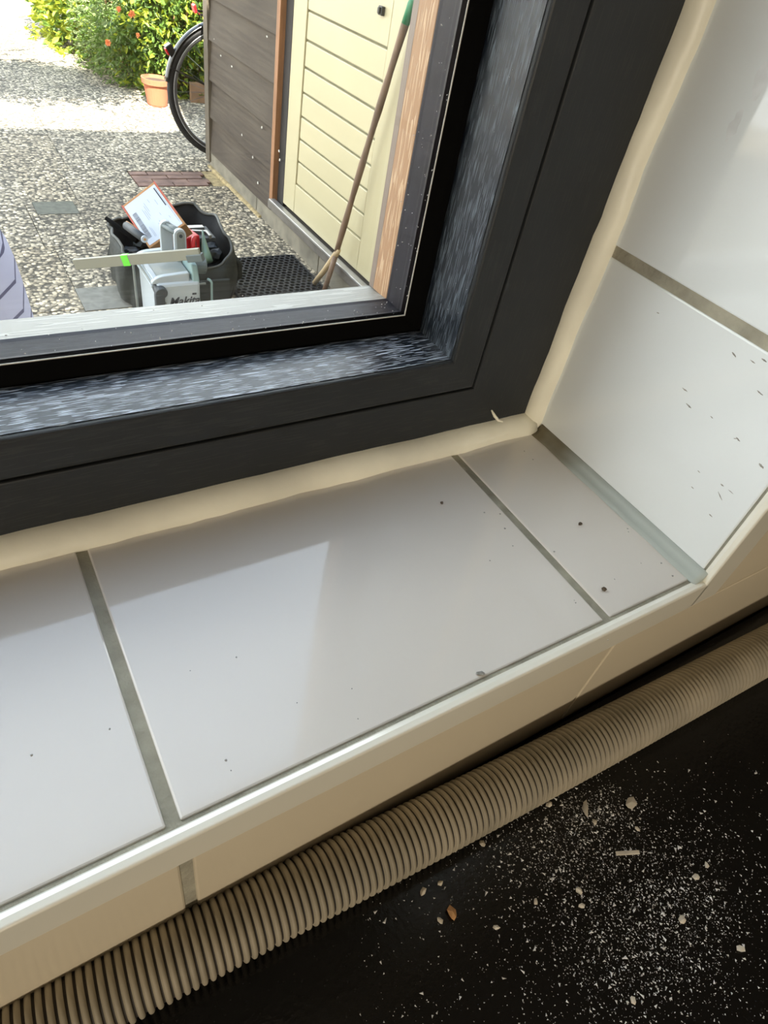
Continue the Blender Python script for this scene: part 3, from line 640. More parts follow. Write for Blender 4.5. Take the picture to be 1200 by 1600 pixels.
obj('bag_body', bm, None, bag, smooth=True, mats=['bag_fabric', 'bag_lining'])
bm = B(); tube(bm, rimpts + [rimpts[0]], 0.006, 6, cap=False); obj('rim_piping', bm, 'bag_piping', bag, smooth=True)['label'] = 'grey piping'
bm = B(); tube(bm, [(0.985, 2.56, .16), (1.01, 2.55, .13), (1.015, 2.56, .07), (1.0, 2.60, .03)], [.012] * 4, 8); tube(bm, [(0.98, 2.70, .20), (1.01, 2.69, .14), (1.015, 2.68, .06)], [.010] * 3, 8); obj('side_strap', bm, 'bag_fabric', bag, smooth=True)
bm = B(); rr = random.Random(31)
for k in range(34):
    a_ = rr.uniform(0, 2 * PI); r_ = rr.random() ** .5
    rock(bm, (0.76 + .19 * r_ * math.cos(a_), 2.65 + .15 * r_ * math.sin(a_), rr.uniform(.12, .185)), rr.uniform(.02, .05), rr.uniform(.015, .03), rr.uniform(.012, .03), k, 2, rr.uniform(0, 3), k % 2)
o = obj('tool_jumble', bm, None, bag, mats=['tool_dark', 'bag_fabric'], bevel=0); o['kind'] = 'stuff'
bm = B(); box(bm, 0.58, 0.92, 2.415, 2.43, 0.02, 0.13); o = obj('front_pocket', bm, 'bag_fabric', bag, bevel=0.006)
# parcel: solved as a rectangle seen at its four corners
def solve4(c, tB):
    rB, rR, rT, rL = [ray(*q) for q in c]
    m_ = Matrix((rL, rR, -rT)).transposed(); t = m_.inverted() @ (rB * tB)
    return [Vector((0, 0, CH)) + r * k for r, k in ((rB, tB), (rR, t[1]), (rT, t[2]), (rL, t[0]))]
th_, ph_ = math.radians(48), math.radians(228)
pn = Vector((math.sin(th_) * math.cos(ph_), math.sin(th_) * math.sin(ph_), math.cos(th_)))
q = []; rB = ray(233, 388); d0 = pn.dot(rB * (2.43 / rB.y))
for c_ in ((233, 388), (290, 350), (241, 283), (190, 322)): r_ = ray(*c_); q.append(Vector((0, 0, CH)) + r_ * (d0 / pn.dot(r_)))
pc = (q[0] + q[2]) / 2; parcel = thing('cardboard_parcel', 'cardboard parcel with a white barcode label sticking up out of the tool bag', 'parcel', (pc.x, pc.y, 0.18))
eu = (q[1] - q[0]); ev = (q[3] - q[0]); nn = eu.cross(ev).normalized()
if nn.z < 0: nn = -nn
th = 0.085
bm = B(); hexa(bm, [p - nn * th for p in q], q); obj('carton', bm, 'cardboard', parcel, bevel=0.003)
def onface(u, v, lift=0.0008): return (q[0] * (1 - u) + q[1] * u) * (1 - v) + (q[3] * (1 - u) + q[2] * u) * v + nn * lift
def facequad(bm, u0, u1, v0, v1, lift=0.0008, th=0.0003):
    c = [(u0, v0), (u1, v0), (u1, v1), (u0, v1)]; hexa(bm, [onface(u, v, lift - th) for u, v in c], [onface(u, v, lift) for u, v in c])
bm = B(); facequad(bm, 0.045, 0.955, 0.04, 0.95, 0.0010, 0.0010); lab = obj('shipping_label', bm, 'label_white', parcel); lab['label'] = 'white printed shipping label'
bm = B(); R = random.Random(4); v = 0.16
while v < 0.72:
    w = R.choice((0.006, 0.010, 0.016)); facequad(bm, 0.10, 0.21, v, v + w, 0.0013); v += w + R.choice((0.006, 0.009, 0.012))
o = obj('barcode', bm, 'ink', lab); o['kind'] = 'stuff'
bm = B(); facequad(bm, 0.875, 0.905, 0.50, 0.90, 0.0013); obj('header_line', bm, 'ink', lab)
bm = B()
for (u, v0, v1) in [(0.36, .45, .70), (0.40, .46, .66), (0.44, .50, .74), (0.48, .58, .78), (0.60, .72, .8), (0.30, .12, .30), (0.27, .12, .34), (0.66, .40, .46), (0.55, .20, .34), (0.74, .60, .72), (0.80, .25, .31), (0.50, .12, .3), (0.92, .10, .9)]: facequad(bm, u, u + 0.009, v0, v1, 0.0013)
obj('print_lines', bm, 'ink_pale', lab)['kind'] = 'stuff'
bm = B(); facequad(bm, -0.004, 0.03, 0.2, 1.0, 0.0012, 0.004); obj('packing_tape', bm, 'red_tape', parcel)['label'] = 'reddish packing tape strip'; bm = B(); facequad(bm, 0.97, 1.004, 0.25, 1.0, 0.0012, 0.004); obj('packing_tape', bm, 'red_tape', parcel)['label'] = 'reddish packing tape strip'
# tools in the bag
def stick(name, a, b, r, mat, label, cat, extra=None, n=10):
    t = thing(name, label, cat, (a + b) / 2); bm = B(); tube(bm, [a, (a * 2 + b) / 3, (a + b * 2) / 3, b], [r * .8, r, r * .9, r], n); obj('handle', bm, mat, t, smooth=True); return t
a = PZ(196, 348, 0.275); b = PZ(262, 385, 0.24)
t = stick('hammer', a + Vector((0.0, 0.0, 0)), PZ(216, 362, 0.25), 0.011, 'orange_wood', 'wooden-handled hammer poking out of the left of the tool bag', 'hammer')
bm = B(); d_ = (PZ(216, 362, 0.25) - a).normalized(); c = PZ(219, 363, .25); obox(bm, c, d_ * 0.014, d_.cross(Vector((0, 0, 1))).normalized() * 0.05, Vector((0, 0, .014))); obj('hammer_head', bm, 'dark_metal', t, bevel=0.003)
stick('pry_bar', PZ(166, 341, 0.29), PZ(214, 377, 0.25), 0.010, 'gasket', 'flat black pry bar sticking out over the left rim of the tool bag', 'pry bar')
t = thing('torch', 'dark cylindrical torch with a pale end below the parcel', 'torch', PZ(222, 366, 0.25)); bm = B(); e = PY(225, 373, 2.36); tube(bm, [e + Vector((-.03, .12, .0)), e], .014, 14); obj('barrel', bm, 'tool_dark', t, smooth=True); bm = B(); tube(bm, [e, e + Vector((.001, -.006, 0))], .0125, 14); obj('lens', bm, 'label_white', t); bm = B(); tube(bm, [e + Vector((.001, -.006, 0)), e + Vector((.001, -.0075, 0))], .005, 10); obj('lens_centre', bm, 'orange_wood', t)
t = thing('tape_roll', 'bright red tape reel standing in the tool bag behind the pale handle', 'tape', PZ(305, 383, 0.25)); c = PZ(304, 382, 0.255)
bm = B(); nn_ = 28; ax = Vector((.88, -.46, .1)).normalized(); _, uu, ww = frame_of(ax); pr = []
for k in range(nn_ + 1):
    an = 2 * PI * k / nn_; pr.append(c + (uu * math.cos(an) + ww * math.sin(an)) * 0.024)
tube(bm, pr, 0.0085, 8, cap=False); obj('reel', bm, 'red_plastic', t, smooth=True)
bm = B(); tube(bm, [c - ax * .004, c + ax * .004], 0.018, 20); obj('core', bm, 'tool_dark', t)
t = thing('red_pouch', 'dark red tool case wedged between parcel and tape reel', 'case', PZ(292, 370, .2)); c = PZ(293, 366, .25); bm = B(); obox(bm, c + Vector((0, 0, -.04)), Vector((.028, .01, 0)), Vector((-.01, .05, 0)), Vector((0, 0, .05))); obj('body', bm, 'red_plastic', t, bevel=.006)
t = thing('clamp', 'grey steel clamp lying at the right side of the tool bag', 'clamp', PZ(312, 365, .24)); c = PZ(310, 362, .25); bm = B(); obox(bm, c, Vector((.034, -.008, 0)), Vector((.004, .006, 0)), (0, 0, .006)); obox(bm, c + Vector((.03, -.03, 0)), Vector((.006, 0, 0)), Vector((0, .028, 0)), (0, 0, .008)); obox(bm, c + Vector((.0, .04, 0)), Vector((.035, 0, 0)), Vector((0, .014, 0)), (0, 0, .006)); obj('jaw', bm, 'steel', t, bevel=.002)
bm = B(); obox(bm, c + Vector((.01, .01, -.014)), Vector((.045, 0, 0)), Vector((0, .06, 0)), (0, 0, .008)); obj('plate', bm, 'tool_dark', t, bevel=.002)
t = thing('sealant_tube', 'pale green pointed sealant tube in the right of the tool bag', 'tube', PZ(326, 402, .2)); c = PZ(325, 408, .2); bm = B(); tube(bm, [c, c + Vector((0.002, .03, .02)), c + Vector((.004, .06, .07)), c + Vector((.006, .075, .09))], [.020, .018, .006, .003], 12); obj('nozzle', bm, 'bottle_green', t, smooth=True)

# ------------------------------------------------------------------ pale machine (site vacuum) with upright handle
vac = thing('site_vacuum', 'pale grey and white power machine with upright carrying handle before the tool bag', 'machine', (0.62, 2.2, 0))
FY = 2.10; FX0, FX1 = 0.540, 0.690; ZT = 0.287; BY = 2.33
bm = B(); box(bm, FX0, FX1, FY, BY, 0.0, ZT); obj('housing', bm, 'tool_white', vac, bevel=0.010)
# curved lid: extruded along Y
lid = []
zA = ZT - 0.004
for k in range(9):
    an = PI * 0.5 * k / 8; lid.append((FX0 + 0.045 - 0.058 * math.cos(an), zA + 0.028 * math.sin(an)))
lid += [(FX0 + 0.115, zA + 0.033), (FX0 + 0.115, zA)]
bm = B(); prism(bm, lid, lambda p: (p[0], FY + 0.012, p[1]), lambda p: (p[0], FY + 0.030, p[1])); obj('lid_arch', bm, 'tool_white', vac, bevel=0.003); bm = B(); prism(bm, lid, lambda p: (p[0], BY - 0.02, p[1]), lambda p: (p[0], BY, p[1])); obj('lid_arch', bm, 'tool_white', vac, bevel=0.003)
lid2 = [(p[0] + (0.004 if p[1] > zA + .01 else 0), p[1] - 0.007 if p[1] > zA + .01 else p[1]) for p in lid]
bm = B(); prism(bm, lid2, lambda p: (p[0], FY + 0.016, p[1]), lambda p: (p[0], BY - 0.004, p[1])); obj('lid', bm, 'tool_mid', vac)['label'] = 'mid-grey ribbed lid'
bm = B()
for i in range(3): box(bm, FX0 - 0.013 + i * 0.004, FX0 + 0.004 + i * 0.004, FY + 0.02, BY - 0.004, ZT - 0.02 + i * 0.012, ZT - 0.011 + i * 0.012)
obj('lid_rib', bm, 'tool_white', vac, bevel=0.002)
bm = B(); hexa(bm, [(FX1 - 0.026, FY + .005, ZT - .01), (FX1 + .001, FY + .005, ZT - .01), (FX1 + .001, FY + .12, ZT - .01), (FX1 - .026, FY + .12, ZT - .01)], [(FX1 - 0.024, FY + .02, ZT + .055), (FX1 - .002, FY + .02, ZT + .050), (FX1 - .002, FY + .12, ZT + .060), (FX1 - .024, FY + .12, ZT + .065)]); obj('battery_cover', bm, 'tool_teal', vac, bevel=0.006)
bm = B(); tube(bm, [(FX1 - 0.002, FY + 0.085, ZT + 0.022), (FX1 + 0.045, FY + 0.085, ZT + 0.018)], 0.030, 18); obj('motor_cap', bm, 'tool_grey', vac, smooth=False, bevel=0.003)
bm = B(); tube(bm, [(FX0 + .012, FY - .012, ZT - .028), (FX0 + .012, FY + .028, ZT - .020)], .021, 16); box(bm, FX0 - .010, FX0 + .022, FY - .014, FY + .008, ZT - .085, ZT - .03); obj('latch', bm, 'tool_dark', vac, bevel=0.003)
bm = B(); box(bm, FX0 + .008, FX0 + .028, FY - .008, FY - .001, ZT - .12, ZT - .062); obj('latch_plate', bm, 'tool_mid', vac, bevel=0.003)
bm = B(); box(bm, FX1 - .030, FX1 - .016, FY - .002, FY + .001, ZT - .045, ZT - .039); obj('slot', bm, 'ink', vac)
for (xx, yy) in ((FX0 - 0.022, BY - 0.02), (FX1 + 0.050, FY + 0.03)):
    bm = B(); tube(bm, [(xx, yy, 0.01), (xx, yy, ZT - 0.022), (xx + (0.006 if xx < .6 else -.006), yy, ZT - 0.012), (xx + (0.02 if xx < .6 else -.014), yy, ZT - 0.008)], 0.0045, 8); obj('cage_bar', bm, 'tool_teal' if xx > .6 else 'tool_mid', vac, smooth=True)
bm = B(); box(bm, FX1, FX1 + .035, FY + .045, FY + .052, ZT - .035, ZT - .03); obj('cable_clip', bm, 'tool_mid', vac)
# handle: two arms joined by a grip
HZ = 0.42
aR = PZ(280, 357, HZ); aL = PZ(258, 344, HZ)
def arm(top, zb, w=0.021, d=0.008):
    bm = B(); pr = []
    for k in range(9):
        an = PI * k / 8; pr.append((w * math.cos(an), HZ - w + w * math.sin(an)))
    pr += [(-w, zb), (w, zb)]
    prism(bm, pr, lambda p: (top.x + p[0], top.y - d, p[1]), lambda p: (top.x + p[0], top.y + d, p[1])); return bm
obj('handle_arm', arm(aR, 0.25), 'tool_white', vac, bevel=0.002); obj('handle_arm', arm(aL, 0.28), 'tool_white', vac, bevel=0.002)
bm = B(); w = 0.014; pr = [(w * math.cos(PI * k / 8), HZ - 0.021 + w * math.sin(PI * k / 8)) for k in range(9)] + [(-w, 0.26), (w, 0.26)]
prism(bm, pr, lambda p: (aR.x + .001 + p[0], aR.y - 0.010, p[1]), lambda p: (aR.x + .001 + p[0], aR.y - 0.007, p[1])); obj('arm_inset', bm, 'tool_mid', vac)
for z_ in (HZ - 0.022, 0.285):
    bm = B(); tube(bm, [(aR.x + .001, aR.y - 0.0125, z_), (aR.x + .001, aR.y - 0.009, z_)], 0.006, 12); obj('arm_screw', bm, 'tool_dark', vac)
bm = B(); d_ = (aL - aR); o_ = Vector((0, 0, -0.016)); s_ = d_.normalized().cross(Vector((0, 0, 1))) * 0.012
for k in (-1, 0, 1): tube(bm, [aR + o_ + s_ * k + Vector((0, 0, 0.003 if k == 0 else 0)), aL + o_ + s_ * k + Vector((0, 0, 0.003 if k == 0 else 0))], 0.008, 8)
obj('grip', bm, 'tool_grey', vac, smooth=True)
# lettering
def lettering(txt, loc, size, rot, mat, parent, name='lettering', shear=0.0, weight=0.004):
    cu = bpy.data.curves.new(name, 'FONT'); cu.body = txt; cu.size = size; cu.shear = shear; cu.extrude = 0.0006; cu.offset = weight
    cu.align_x = 'RIGHT'; t_ = bpy.data.objects.new(name, cu); COL.objects.link(t_); dg = bpy.context.evaluated_depsgraph_get()
    me = bpy.data.meshes.new_from_object(t_.evaluated_get(dg)); bpy.data.objects.remove(t_); me.materials.clear(); me.materials.append(M[mat].m)
    me.transform(Matrix.Translation(loc) @ Matrix.Rotation(rot[2], 4, 'Z') @ Matrix.Rotation(rot[0], 4, 'X'))
    o = bpy.data.objects.new(name, me); COL.objects.link(o); o.parent = parent; o.location = -parent_loc(parent); return o
lettering('Makita', (FX1 - 0.006, FY - 0.0008, ZT - 0.078), 0.040, (PI / 2, 0, 0), 'ink', vac, shear=0.3, weight=0.0008)

# aluminium straight edge resting against the machine
e0 = PZ(117, 413, 0.25); e1 = PY(313, 396, 2.09)
le = thing('straight_edge', 'flat pale aluminium straight edge with a green mark leaning across the handle', 'ruler', (e0 + e1) / 2)
d = e1 - e0; ed = d.normalized(); up = Vector((0, 0, 1)) - ed * ed.z; up.normalize(); sd = ed.cross(up)
bm = B(); obox(bm, (e0 + e1) / 2, d / 2, up * 0.0175, sd * 0.007); obj('bar', bm, 'alu', le, bevel=0.0015)
tt = (247 - 117) / 195; gc = PZ(189, 408, 0.16)
c = e0 + d * 0.42; bm = B(); obox(bm, c, ed * 0.013, up * 0.0182, sd * 0.0078); obj('green_band', bm, 'green_vial', le)
c = e1 - ed * 0.022; bm = B(); obox(bm, c + up * -0.012, ed * 0.028, up * 0.012, sd * 0.012); obj('end_block', bm, 'tool_grey', le, bevel=0.002)

# ------------------------------------------------------------------ bicycle (rear end showing behind the shed)
bike = thing('bicycle', 'black bicycle parked behind the shed with its rear wheel showing', 'bicycle', (1.64, 4.30, 0))
WC = Vector((1.605, 4.30, 0.352)); WR = 0.338
def circ(r, n=72, y=0, a0=0, a1=2 * PI): return [WC + Vector((r * math.cos(a0 + (a1 - a0) * k / n), y, r * math.sin(a0 + (a1 - a0) * k / n))) for k in range(n + 1)]
def wheel(c, parent):
    global WC; keep = WC; WC = c
    bm = B(); tube(bm, circ(WR - 0.004), 0.0175, 10, cap=False); t_ = obj('tyre', bm, 'tyre', parent, smooth=True)
    bm = B(); tube(bm, circ(WR - 0.021, y=-0.0125), 0.0028, 6, cap=False); obj('reflective_stripe', bm, 'reflex_stripe', t_, smooth=True)
    bm = B(); tube(bm, circ(WR - 0.032), 0.011, 8, cap=False); obj('rim', bm, 'rim_metal', parent, smooth=True)
    bm = B()
    for k in range(28):
        a_ = 2 * PI * k / 28; o_ = Vector((math.cos(a_), 0, math.sin(a_))); s_ = 0.03 if k % 2 else -0.03; tg = Vector((-math.sin(a_), 0, math.cos(a_))) * (0.018 if k % 4 < 2 else -0.018)
        tube(bm, [WC + Vector((0, s_, 0)) + tg, WC + o_ * (WR - 0.034)], 0.0012, 4)
    o_ = obj('spokes', bm, 'rim_metal', parent); bm = B(); tube(bm, [WC + Vector((0, -.045, 0)), WC + Vector((0, .045, 0))], 0.022, 14); obj('hub', bm, 'rim_metal', parent, smooth=True); WC = keep
wheel(WC, bike); wheel(WC + Vector((1.08, 0, 0)), bike)
bm = B(); rings = []
for k in range(33):
    an = math.radians(172 - 132 * k / 32); c = Vector((math.cos(an), 0, math.sin(an)))
    rings.append([bm.verts.new(WC + c * (WR + 0.030 - 0.010 * (s_ / 2) ** 2) + Vector((0, s_ * 0.0135, 0))) for s_ in (-2, -1, 0, 1, 2)] + [bm.verts.new(WC + c * (WR + 0.027 - 0.010 * (s_ / 2) ** 2) + Vector((0, s_ * 0.0135, 0))) for s_ in (2, 1, 0, -1, -2)])
for a_, b_ in zip(rings, rings[1:]):
    for k in range(10): bm.faces.new((a_[k], a_[(k + 1) % 10], b_[(k + 1) % 10], b_[k]))
bm.faces.new(rings[0]); bm.faces.new(rings[-1]); obj('mudguard', bm, 'gloss_black', bike, smooth=True)
bm = B(); an = math.radians(160)
for s_ in (-1, 1): tube(bm, [WC + Vector((0, 0.045 * s_, 0)), WC + Vector((math.cos(an) * (WR + .02), 0.03 * s_, math.sin(an) * (WR + .02)))], 0.0035, 6)
obj('mudguard_stay', bm, 'gloss_black', bike)
lp = WC + Vector((math.cos(math.radians(148)), 0, math.sin(math.radians(148)))) * (WR + 0.045)
bm = B(); obox(bm, lp, (0.016, 0, 0.01), (0, 0.022, 0), (-0.014, 0, 0.022)); obj('lamp_housing', bm, 'gloss_black', bike, bevel=0.004)
bm = B(); obox(bm, lp + Vector((-0.018, 0, -0.010)), (0.004, 0, 0.003), (0, 0.018, 0), (-0.008, 0, 0.014)); obj('rear_reflector', bm, 'red_lens', bike, bevel=0.002)
cz = 0.735
bm = B()
for s_ in (-0.06, 0.06): tube(bm, [(1.44, 4.30 + s_, cz), (1.90, 4.30 + s_, cz)], 0.006, 6)
for xx in (1.44, 1.60, 1.75, 1.90): tube(bm, [(xx, 4.24, cz), (xx, 4.36, cz)], 0.005, 6)
for s_ in (-0.06, 0.06): tube(bm, [(1.56, 4.30 + s_, cz), (1.63, 4.30 + s_ * .8, 0.36)], 0.005, 6)
obj('carrier', bm, 'gloss_black', bike)
bm = B(); obox(bm, (1.425, 4.30, 0.752), (0.006, 0, 0.004), (0, 0.024, 0), (-0.004, 0, 0.017)); obj('carrier_lamp', bm, 'red_lens', bike, bevel=0.003)
bm = B(); A_ = Vector((2.07, 4.30, 0.30)); S_ = Vector((1.93, 4.30, 0.82)); H_ = Vector((2.55, 4.30, 0.80)); F_ = WC + Vector((1.08, 0, 0))
for s_ in (-.03, .03): tube(bm, [WC + Vector((0, s_, 0)), A_], 0.010, 8); tube(bm, [WC + Vector((0, s_, 0)), S_ + Vector((.02, 0, -.1))], 0.008, 8)
tube(bm, [A_, S_], 0.015, 8); tube(bm, [A_, H_ - Vector((0, 0, .12))], 0.018, 8); tube(bm, [S_ + Vector((.02, 0, -.08)), H_], 0.014, 8); tube(bm, [H_ + Vector((-.02, 0, .1)), F_], 0.014, 8)
obj('bike_frame', bm, 'gloss_black', bike, smooth=True)
bm = B(); rock(bm, S_ + Vector((-.02, 0, .10)), .13, .07, .035, 3, 2); obj('saddle', bm, 'tyre', bike, smooth=True)
bm = B(); tube(bm, [H_ + Vector((-.27, .10, .22)), H_ + Vector((-.2, 0, .2)), H_ + Vector((0, 0, .16)), H_ + Vector((.2, 0, .2)), H_ + Vector((.27, .10, .22))], .011, 8); obj('handlebar', bm, 'gloss_black', bike, smooth=True)

# ------------------------------------------------------------------ pot, border, shrubs
pp = PZ(246, 164, 0.0); pot = thing('terracotta_pot', 'terracotta flower pot on the paving behind the bicycle wheel', 'flower pot', pp)
bm = B(); lathe(bm, [(0.066, 0), (0.070, 0.01), (0.088, 0.135), (0.100, 0.137), (0.102, 0.170), (0.093, 0.170), (0.088, 0.148)], pp, 28); obj('pot_body', bm, 'terracotta', pot, smooth=False)
bm = B(); lathe(bm, [(0.087, .140), (0.087, 0.150)], pp, 20); obj('potting_soil', bm, 'soil', pot)
bm = B(); box(bm, 1.80, 3.4, 5.56, 5.60, -0.01, 0.13); o = obj('border_board', bm, 'border_wood', bevel=0.004); tag(o, 'low wooden edging board under the shrubs behind the wheel', 'edging')
R = random.Random(21)
def leaf(bm, c, d, L, W):
    d = d.normalized(); u = d.cross(Vector((R.gauss(0, 1), R.gauss(0, 1), R.gauss(0, 1)))).normalized(); nn_ = d.cross(u)
    v = [bm.verts.new(c), bm.verts.new(c + d * L * .4 + u * W * .5 + nn_ * L * .06), bm.verts.new(c + d * L * .75 + u * W * .38), bm.verts.new(c + d * L - nn_ * L * .12), bm.verts.new(c + d * L * .75 - u * W * .38), bm.verts.new(c + d * L * .4 - u * W * .5 + nn_ * L * .06)]
    bm.faces.new(v[:4]); bm.faces.new([v[0]] + v[3:])
def shrub(name, label, cx, cy, rx, ry, h, nleaf, L, W, mats, z0=0.0, seed=0, flowers=None):
    t = thing(name, label, 'shrub', (cx, cy, 0)); rr = random.Random(seed)
    bm = B(); stems = []
    for k in range(16):
        a_ = rr.uniform(0, 2 * PI); tip = Vector((cx + rx * .8 * math.cos(a_) * rr.random(), cy + ry * .8 * math.sin(a_) * rr.random(), h * rr.uniform(.6, 1))); b0 = Vector((cx + rx * .25 * math.cos(a_), cy + ry * .25 * math.sin(a_), 0)); md = (b0 + tip) / 2 + Vector((rr.uniform(-.08, .08), rr.uniform(-.08, .08), .1)); tube(bm, [b0, md, tip], [.009, .006, .002], 5); stems.append((b0, md, tip))
    obj('stems', bm, 'twig', t)
    for mi, (mt, share) in enumerate(mats):
        bm = B()
        for k in range(int(nleaf * share)):
            a_ = rr.uniform(0, 2 * PI); el = math.asin(rr.uniform(-0.8, 1)); rad = rr.random() ** 0.28
            n_ = 1 + 0.28 * noise.noise(Vector((math.cos(a_) * 2, math.sin(a_) * 2, el * 2 + seed))); q_ = Vector((math.cos(a_) * math.cos(el), math.sin(a_) * math.cos(el), max(math.sin(el), -0.6)))
            c_ = Vector((cx + q_.x * rx * rad * n_, cy + q_.y * ry * rad * n_, max(0.02, z0 + h * 0.40 + q_.z * h * (0.60 if q_.z > 0 else 0.42) * rad * n_ - (h * 0.36 * rr.random() if rr.random() < .35 else 0))))
            leaf(bm, c_, Vector((q_.x + rr.gauss(0, .5), q_.y + rr.gauss(0, .5) - .2, rr.gauss(-.15, .5))), L * rr.uniform(.6, 1.3), W * rr.uniform(.6, 1.2))
        o = obj('foliage', bm, mt, t); o['kind'] = 'stuff'
    if flowers:
        for k, (px, py, yy, mt, s_) in enumerate(flowers):
            c_ = PY(px, py, yy); bm = B()
            for i in range(7): leaf(bm, c_, Vector((math.cos(i * .9), -.5, math.sin(i * .9))), s_, s_ * .8)
            obj('flower', bm, mt, t)
    return t
shrub('shrub', 'tall yellow-green sunlit shrub at the far left of the planting', 1.50, 7.25, .48, .75, 1.35, 9000, .075, .034, [('leaf_yellow', .7), ('leaf_green', .3)], seed=1)
shrub('shrub', 'grey-green fine-leaved shrub spilling onto the path in the middle', 1.62, 6.30, .44, .60, .85, 9000, .045, .016, [('leaf_grey', .6), ('leaf_green', .4)], seed=2)
shrub('shrub', 'green shrub with orange blooms left of the bicycle wheel', 1.90, 5.95, .50, .36, 1.15, 8000, .065, .03, [('leaf_green', .5), ('leaf_yellow', .35), ('leaf_dark', .15)], seed=3, flowers=[(205, 22, 5.62, 'petal_orange', .030), (215, 55, 5.56, 'petal_orange', .020), (168, 66, 5.70, 'petal_orange', .026), (185, 14, 5.6, 'petal_orange', .022)])
shrub('shrub', 'dark green bushy shrub seen through the bicycle spokes', 2.70, 6.02, .62, .40, 1.3, 8500, .07, .032, [('leaf_green', .5), ('leaf_dark', .3), ('leaf_yellow', .2)], seed=4)
shrub('shrub', 'yellow-green shrub at the rear behind the other shrubs', 2.6, 7.3, .8, .7, 1.5, 8000, .08, .036, [('leaf_yellow', .6), ('leaf_green', .4)], seed=5)
# young tree standing on the left whose crown shades the path
tree = thing('garden_tree', 'young leafy garden tree shading the path', 'tree', (-0.9, 4.2, 0))
bm = B(); tube(bm, [(-0.9, 4.2, 0), (-0.85, 4.2, 1.1), (-0.5, 4.1, 2.0), (0.2, 3.95, 2.6)], [.06, .05, .04, .02], 10); tube(bm, [(-0.5, 4.1, 2.0), (-.1, 4.3, 2.7), (.5, 4.4, 3.0)], [.03, .02, .01], 8); obj('trunk', bm, 'twig', tree, smooth=True)
bm = B()
for k in range(7000):
    a_ = R.uniform(0, 2 * PI); rr_ = R.random() ** .5; c_ = Vector((0.05 + 1.05 * rr_ * math.cos(a_), 3.70 + 0.42 * rr_ * math.sin(a_), 2.68 + R.gauss(0, .14)))
    leaf(bm, c_, Vector((R.gauss(0, 1), R.gauss(0, 1), R.gauss(0, .4))), .085, .05)
o = obj('foliage', bm, 'leaf_green', tree); o['kind'] = 'stuff'

# ------------------------------------------------------------------ kneeling person at the left
def skinmesh(name, verts, edges, radii, mat, parent, sub=2, root=0):
    me = bpy.data.meshes.new(name); me.from_pydata([Vector(v) for v in verts], edges, []); o = bpy.data.objects.new(name, me); COL.objects.link(o)
    sk = o.modifiers.new('skin', 'SKIN'); sk.use_smooth_shade = True
    for i, r in enumerate(radii):
        r = r if isinstance(r, tuple) else (r, r); me.skin_vertices[0].data[i].radius = r; me.skin_vertices[0].data[i].use_root = (i == root)
    sb = o.modifiers.new('sub', 'SUBSURF'); sb.levels = sub; sb.render_levels = sub
    dg = bpy.context.evaluated_depsgraph_get(); me2 = bpy.data.meshes.new_from_object(o.evaluated_get(dg)); bpy.data.objects.remove(o)
    for p in me2.polygons: p.use_smooth = True
    me2.materials.clear(); me2.materials.append(M[mat].m)
    o = bpy.data.objects.new(name, me2); COL.objects.link(o); o.parent = parent; o.location = -parent_loc(parent); return o
PXO, PYO = -0.118, 0.82
per = thing('person', 'person in a lilac shirt with dark stripes kneeling at the left window edge', 'person', (PXO, PYO, 0))
def pv(x, y, z): return (PXO + x, PYO + y, z + 0.11 * min(1.0, max(0.0, (z - 0.45) / 0.3)))
V = [pv(0, 0, .50), pv(0, 0, .62), pv(0, .01, .78), pv(0, .0, .95), pv(0, 0, 1.02), pv(0, 0, 1.06), pv(0, .02, 1.14), pv(0, .02, 1.22),
     pv(.06, .04, .92), pv(.08, .16, .76), pv(.06, .28, .66), pv(-.15, 0, .96), pv(-.19, .05, .72), pv(-.15, .24, .58),
     pv(.09, .02, .45), pv(.11, .12, .08), pv(.10, -.20, .07), pv(.10, -.33, .05), pv(-.09, .02, .45), pv(-.11, .12, .08), pv(-.10, -.20, .07), pv(-.10, -.33, .05)]
Ed = [(0, 1), (1, 2), (2, 3), (3, 4), (4, 5), (5, 6), (6, 7), (3, 8), (8, 9), (9, 10), (3, 11), (11, 12), (12, 13), (0, 14), (14, 15), (15, 16), (16, 17), (0, 18), (18, 19), (19, 20), (20, 21)]
Ra = [.11, .10, .10, .085, .055, .05, .085, .075, .045, .04, .03, .045, .04, .03, .08, .06, .05, .035, .08, .06, .05, .035]
skinmesh('body', V, Ed, Ra, 'skin', per)
sv = [V[1], V[2], V[3], V[4], V[8], V[9], V[11], V[12]]
sh = skinmesh('shirt', [pv(0, 0, .55), pv(0, .01, .72), pv(0, .01, .86), pv(0, 0, .96), pv(0, 0, 1.05), pv(.06, .04, .92), pv(.09, .12, .82), pv(-.13, 0, .955), pv(-.165, .03, .80)], [(0, 1), (1, 2), (2, 3), (3, 4), (3, 5), (5, 6), (3, 7), (7, 8)], [(.20, .18), (.20, .18), (.188, .17), (.145, .13), .075, .06, .055, .07, .062], 'striped_shirt', per)
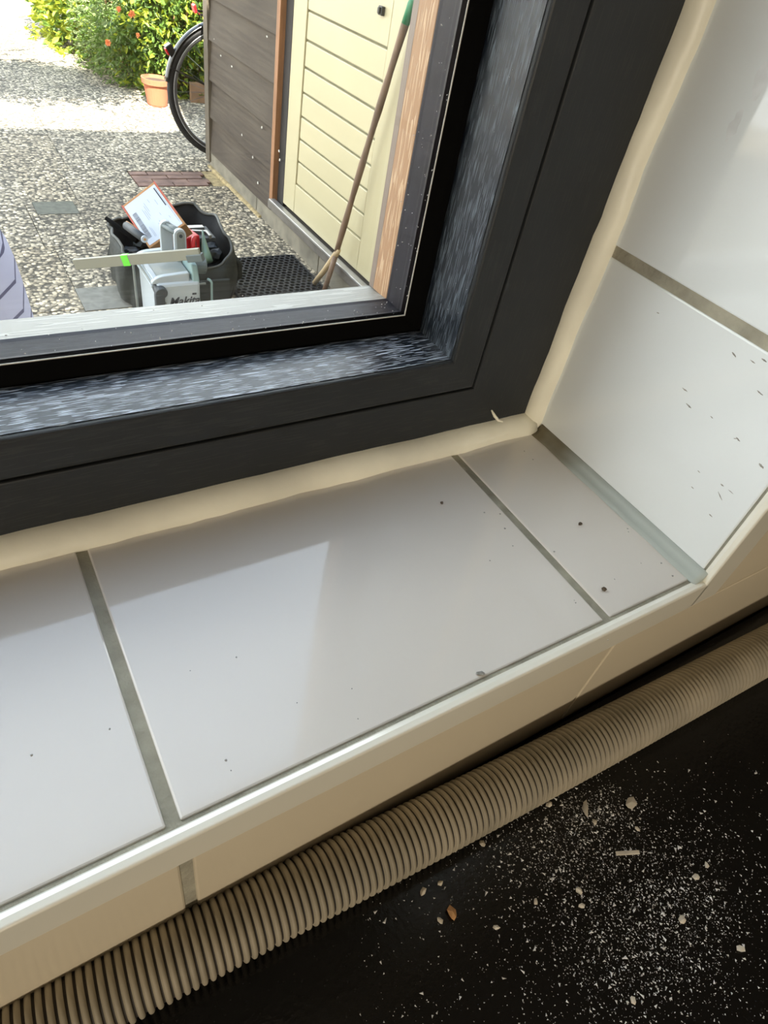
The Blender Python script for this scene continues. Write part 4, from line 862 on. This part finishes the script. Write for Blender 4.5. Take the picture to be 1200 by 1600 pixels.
skinmesh('trousers', [pv(0, 0, .56), pv(0, 0, .48), pv(.09, .02, .43), pv(.11, .12, .10), pv(.10, -.18, .08), pv(.10, -.30, .07), pv(-.09, .02, .43), pv(-.11, .12, .10), pv(-.10, -.18, .08), pv(-.10, -.30, .07)], [(0, 1), (1, 2), (2, 3), (3, 4), (4, 5), (1, 6), (6, 7), (7, 8), (8, 9)], [.15, .15, .105, .085, .07, .06, .105, .085, .07, .06], 'trousers', per)
for s_ in (-1, 1):
    bm = B(); rock(bm, pv(.10 * s_, -.37, .055), .045, .05, .05, 5, 2); obj('shoe', bm, 'shoe', per, smooth=True)
    for k in range(4):
        b0 = Vector(pv(s_ * ((.06 if s_ > 0 else .15) - .02 * k + .03), .29 if s_ > 0 else .24, .655 if s_ > 0 else .575)); L = (.07, .08, .075, .06)[k]
        skinmesh('finger', [b0, b0 + Vector((0, L * .5, -.02)), b0 + Vector((-s_ * .005, L * .8, -.045)), b0 + Vector((-s_ * .008, L * .9, -.07))], [(0, 1), (1, 2), (2, 3)], [.012, .010, .009, .007], 'skin', per, 1)
    b0 = Vector(pv(s_ * (.03 if s_ > 0 else .115), .26, .66 if s_ > 0 else .58)); skinmesh('thumb', [b0, b0 + Vector((-s_ * .03, .03, -.01)), b0 + Vector((-s_ * .035, .06, -.03))], [(0, 1), (1, 2)], [.014, .012, .008], 'skin', per, 1)
    bm = B(); rock(bm, pv(s_ * .032, .098, 1.18), .012, .008, .008, 1, 2); obj('eye', bm, 'eye', per, smooth=True)
    bm = B(); rock(bm, pv(s_ * .083, .02, 1.17), .01, .02, .03, 1, 2); obj('ear', bm, 'skin', per, smooth=True)
bm = B(); rock(bm, pv(0, .115, 1.155), .014, .018, .025, 1, 2); obj('nose', bm, 'skin', per, smooth=True)
bm = B(); rock(bm, pv(0, .103, 1.115), .026, .006, .007, 1, 2); obj('mouth', bm, 'red_tape', per, smooth=True)
bm = B(); rock(bm, pv(0, -.008, 1.225), .098, .105, .09, 1, 3); obj('hair', bm, 'hair', per, smooth=True)
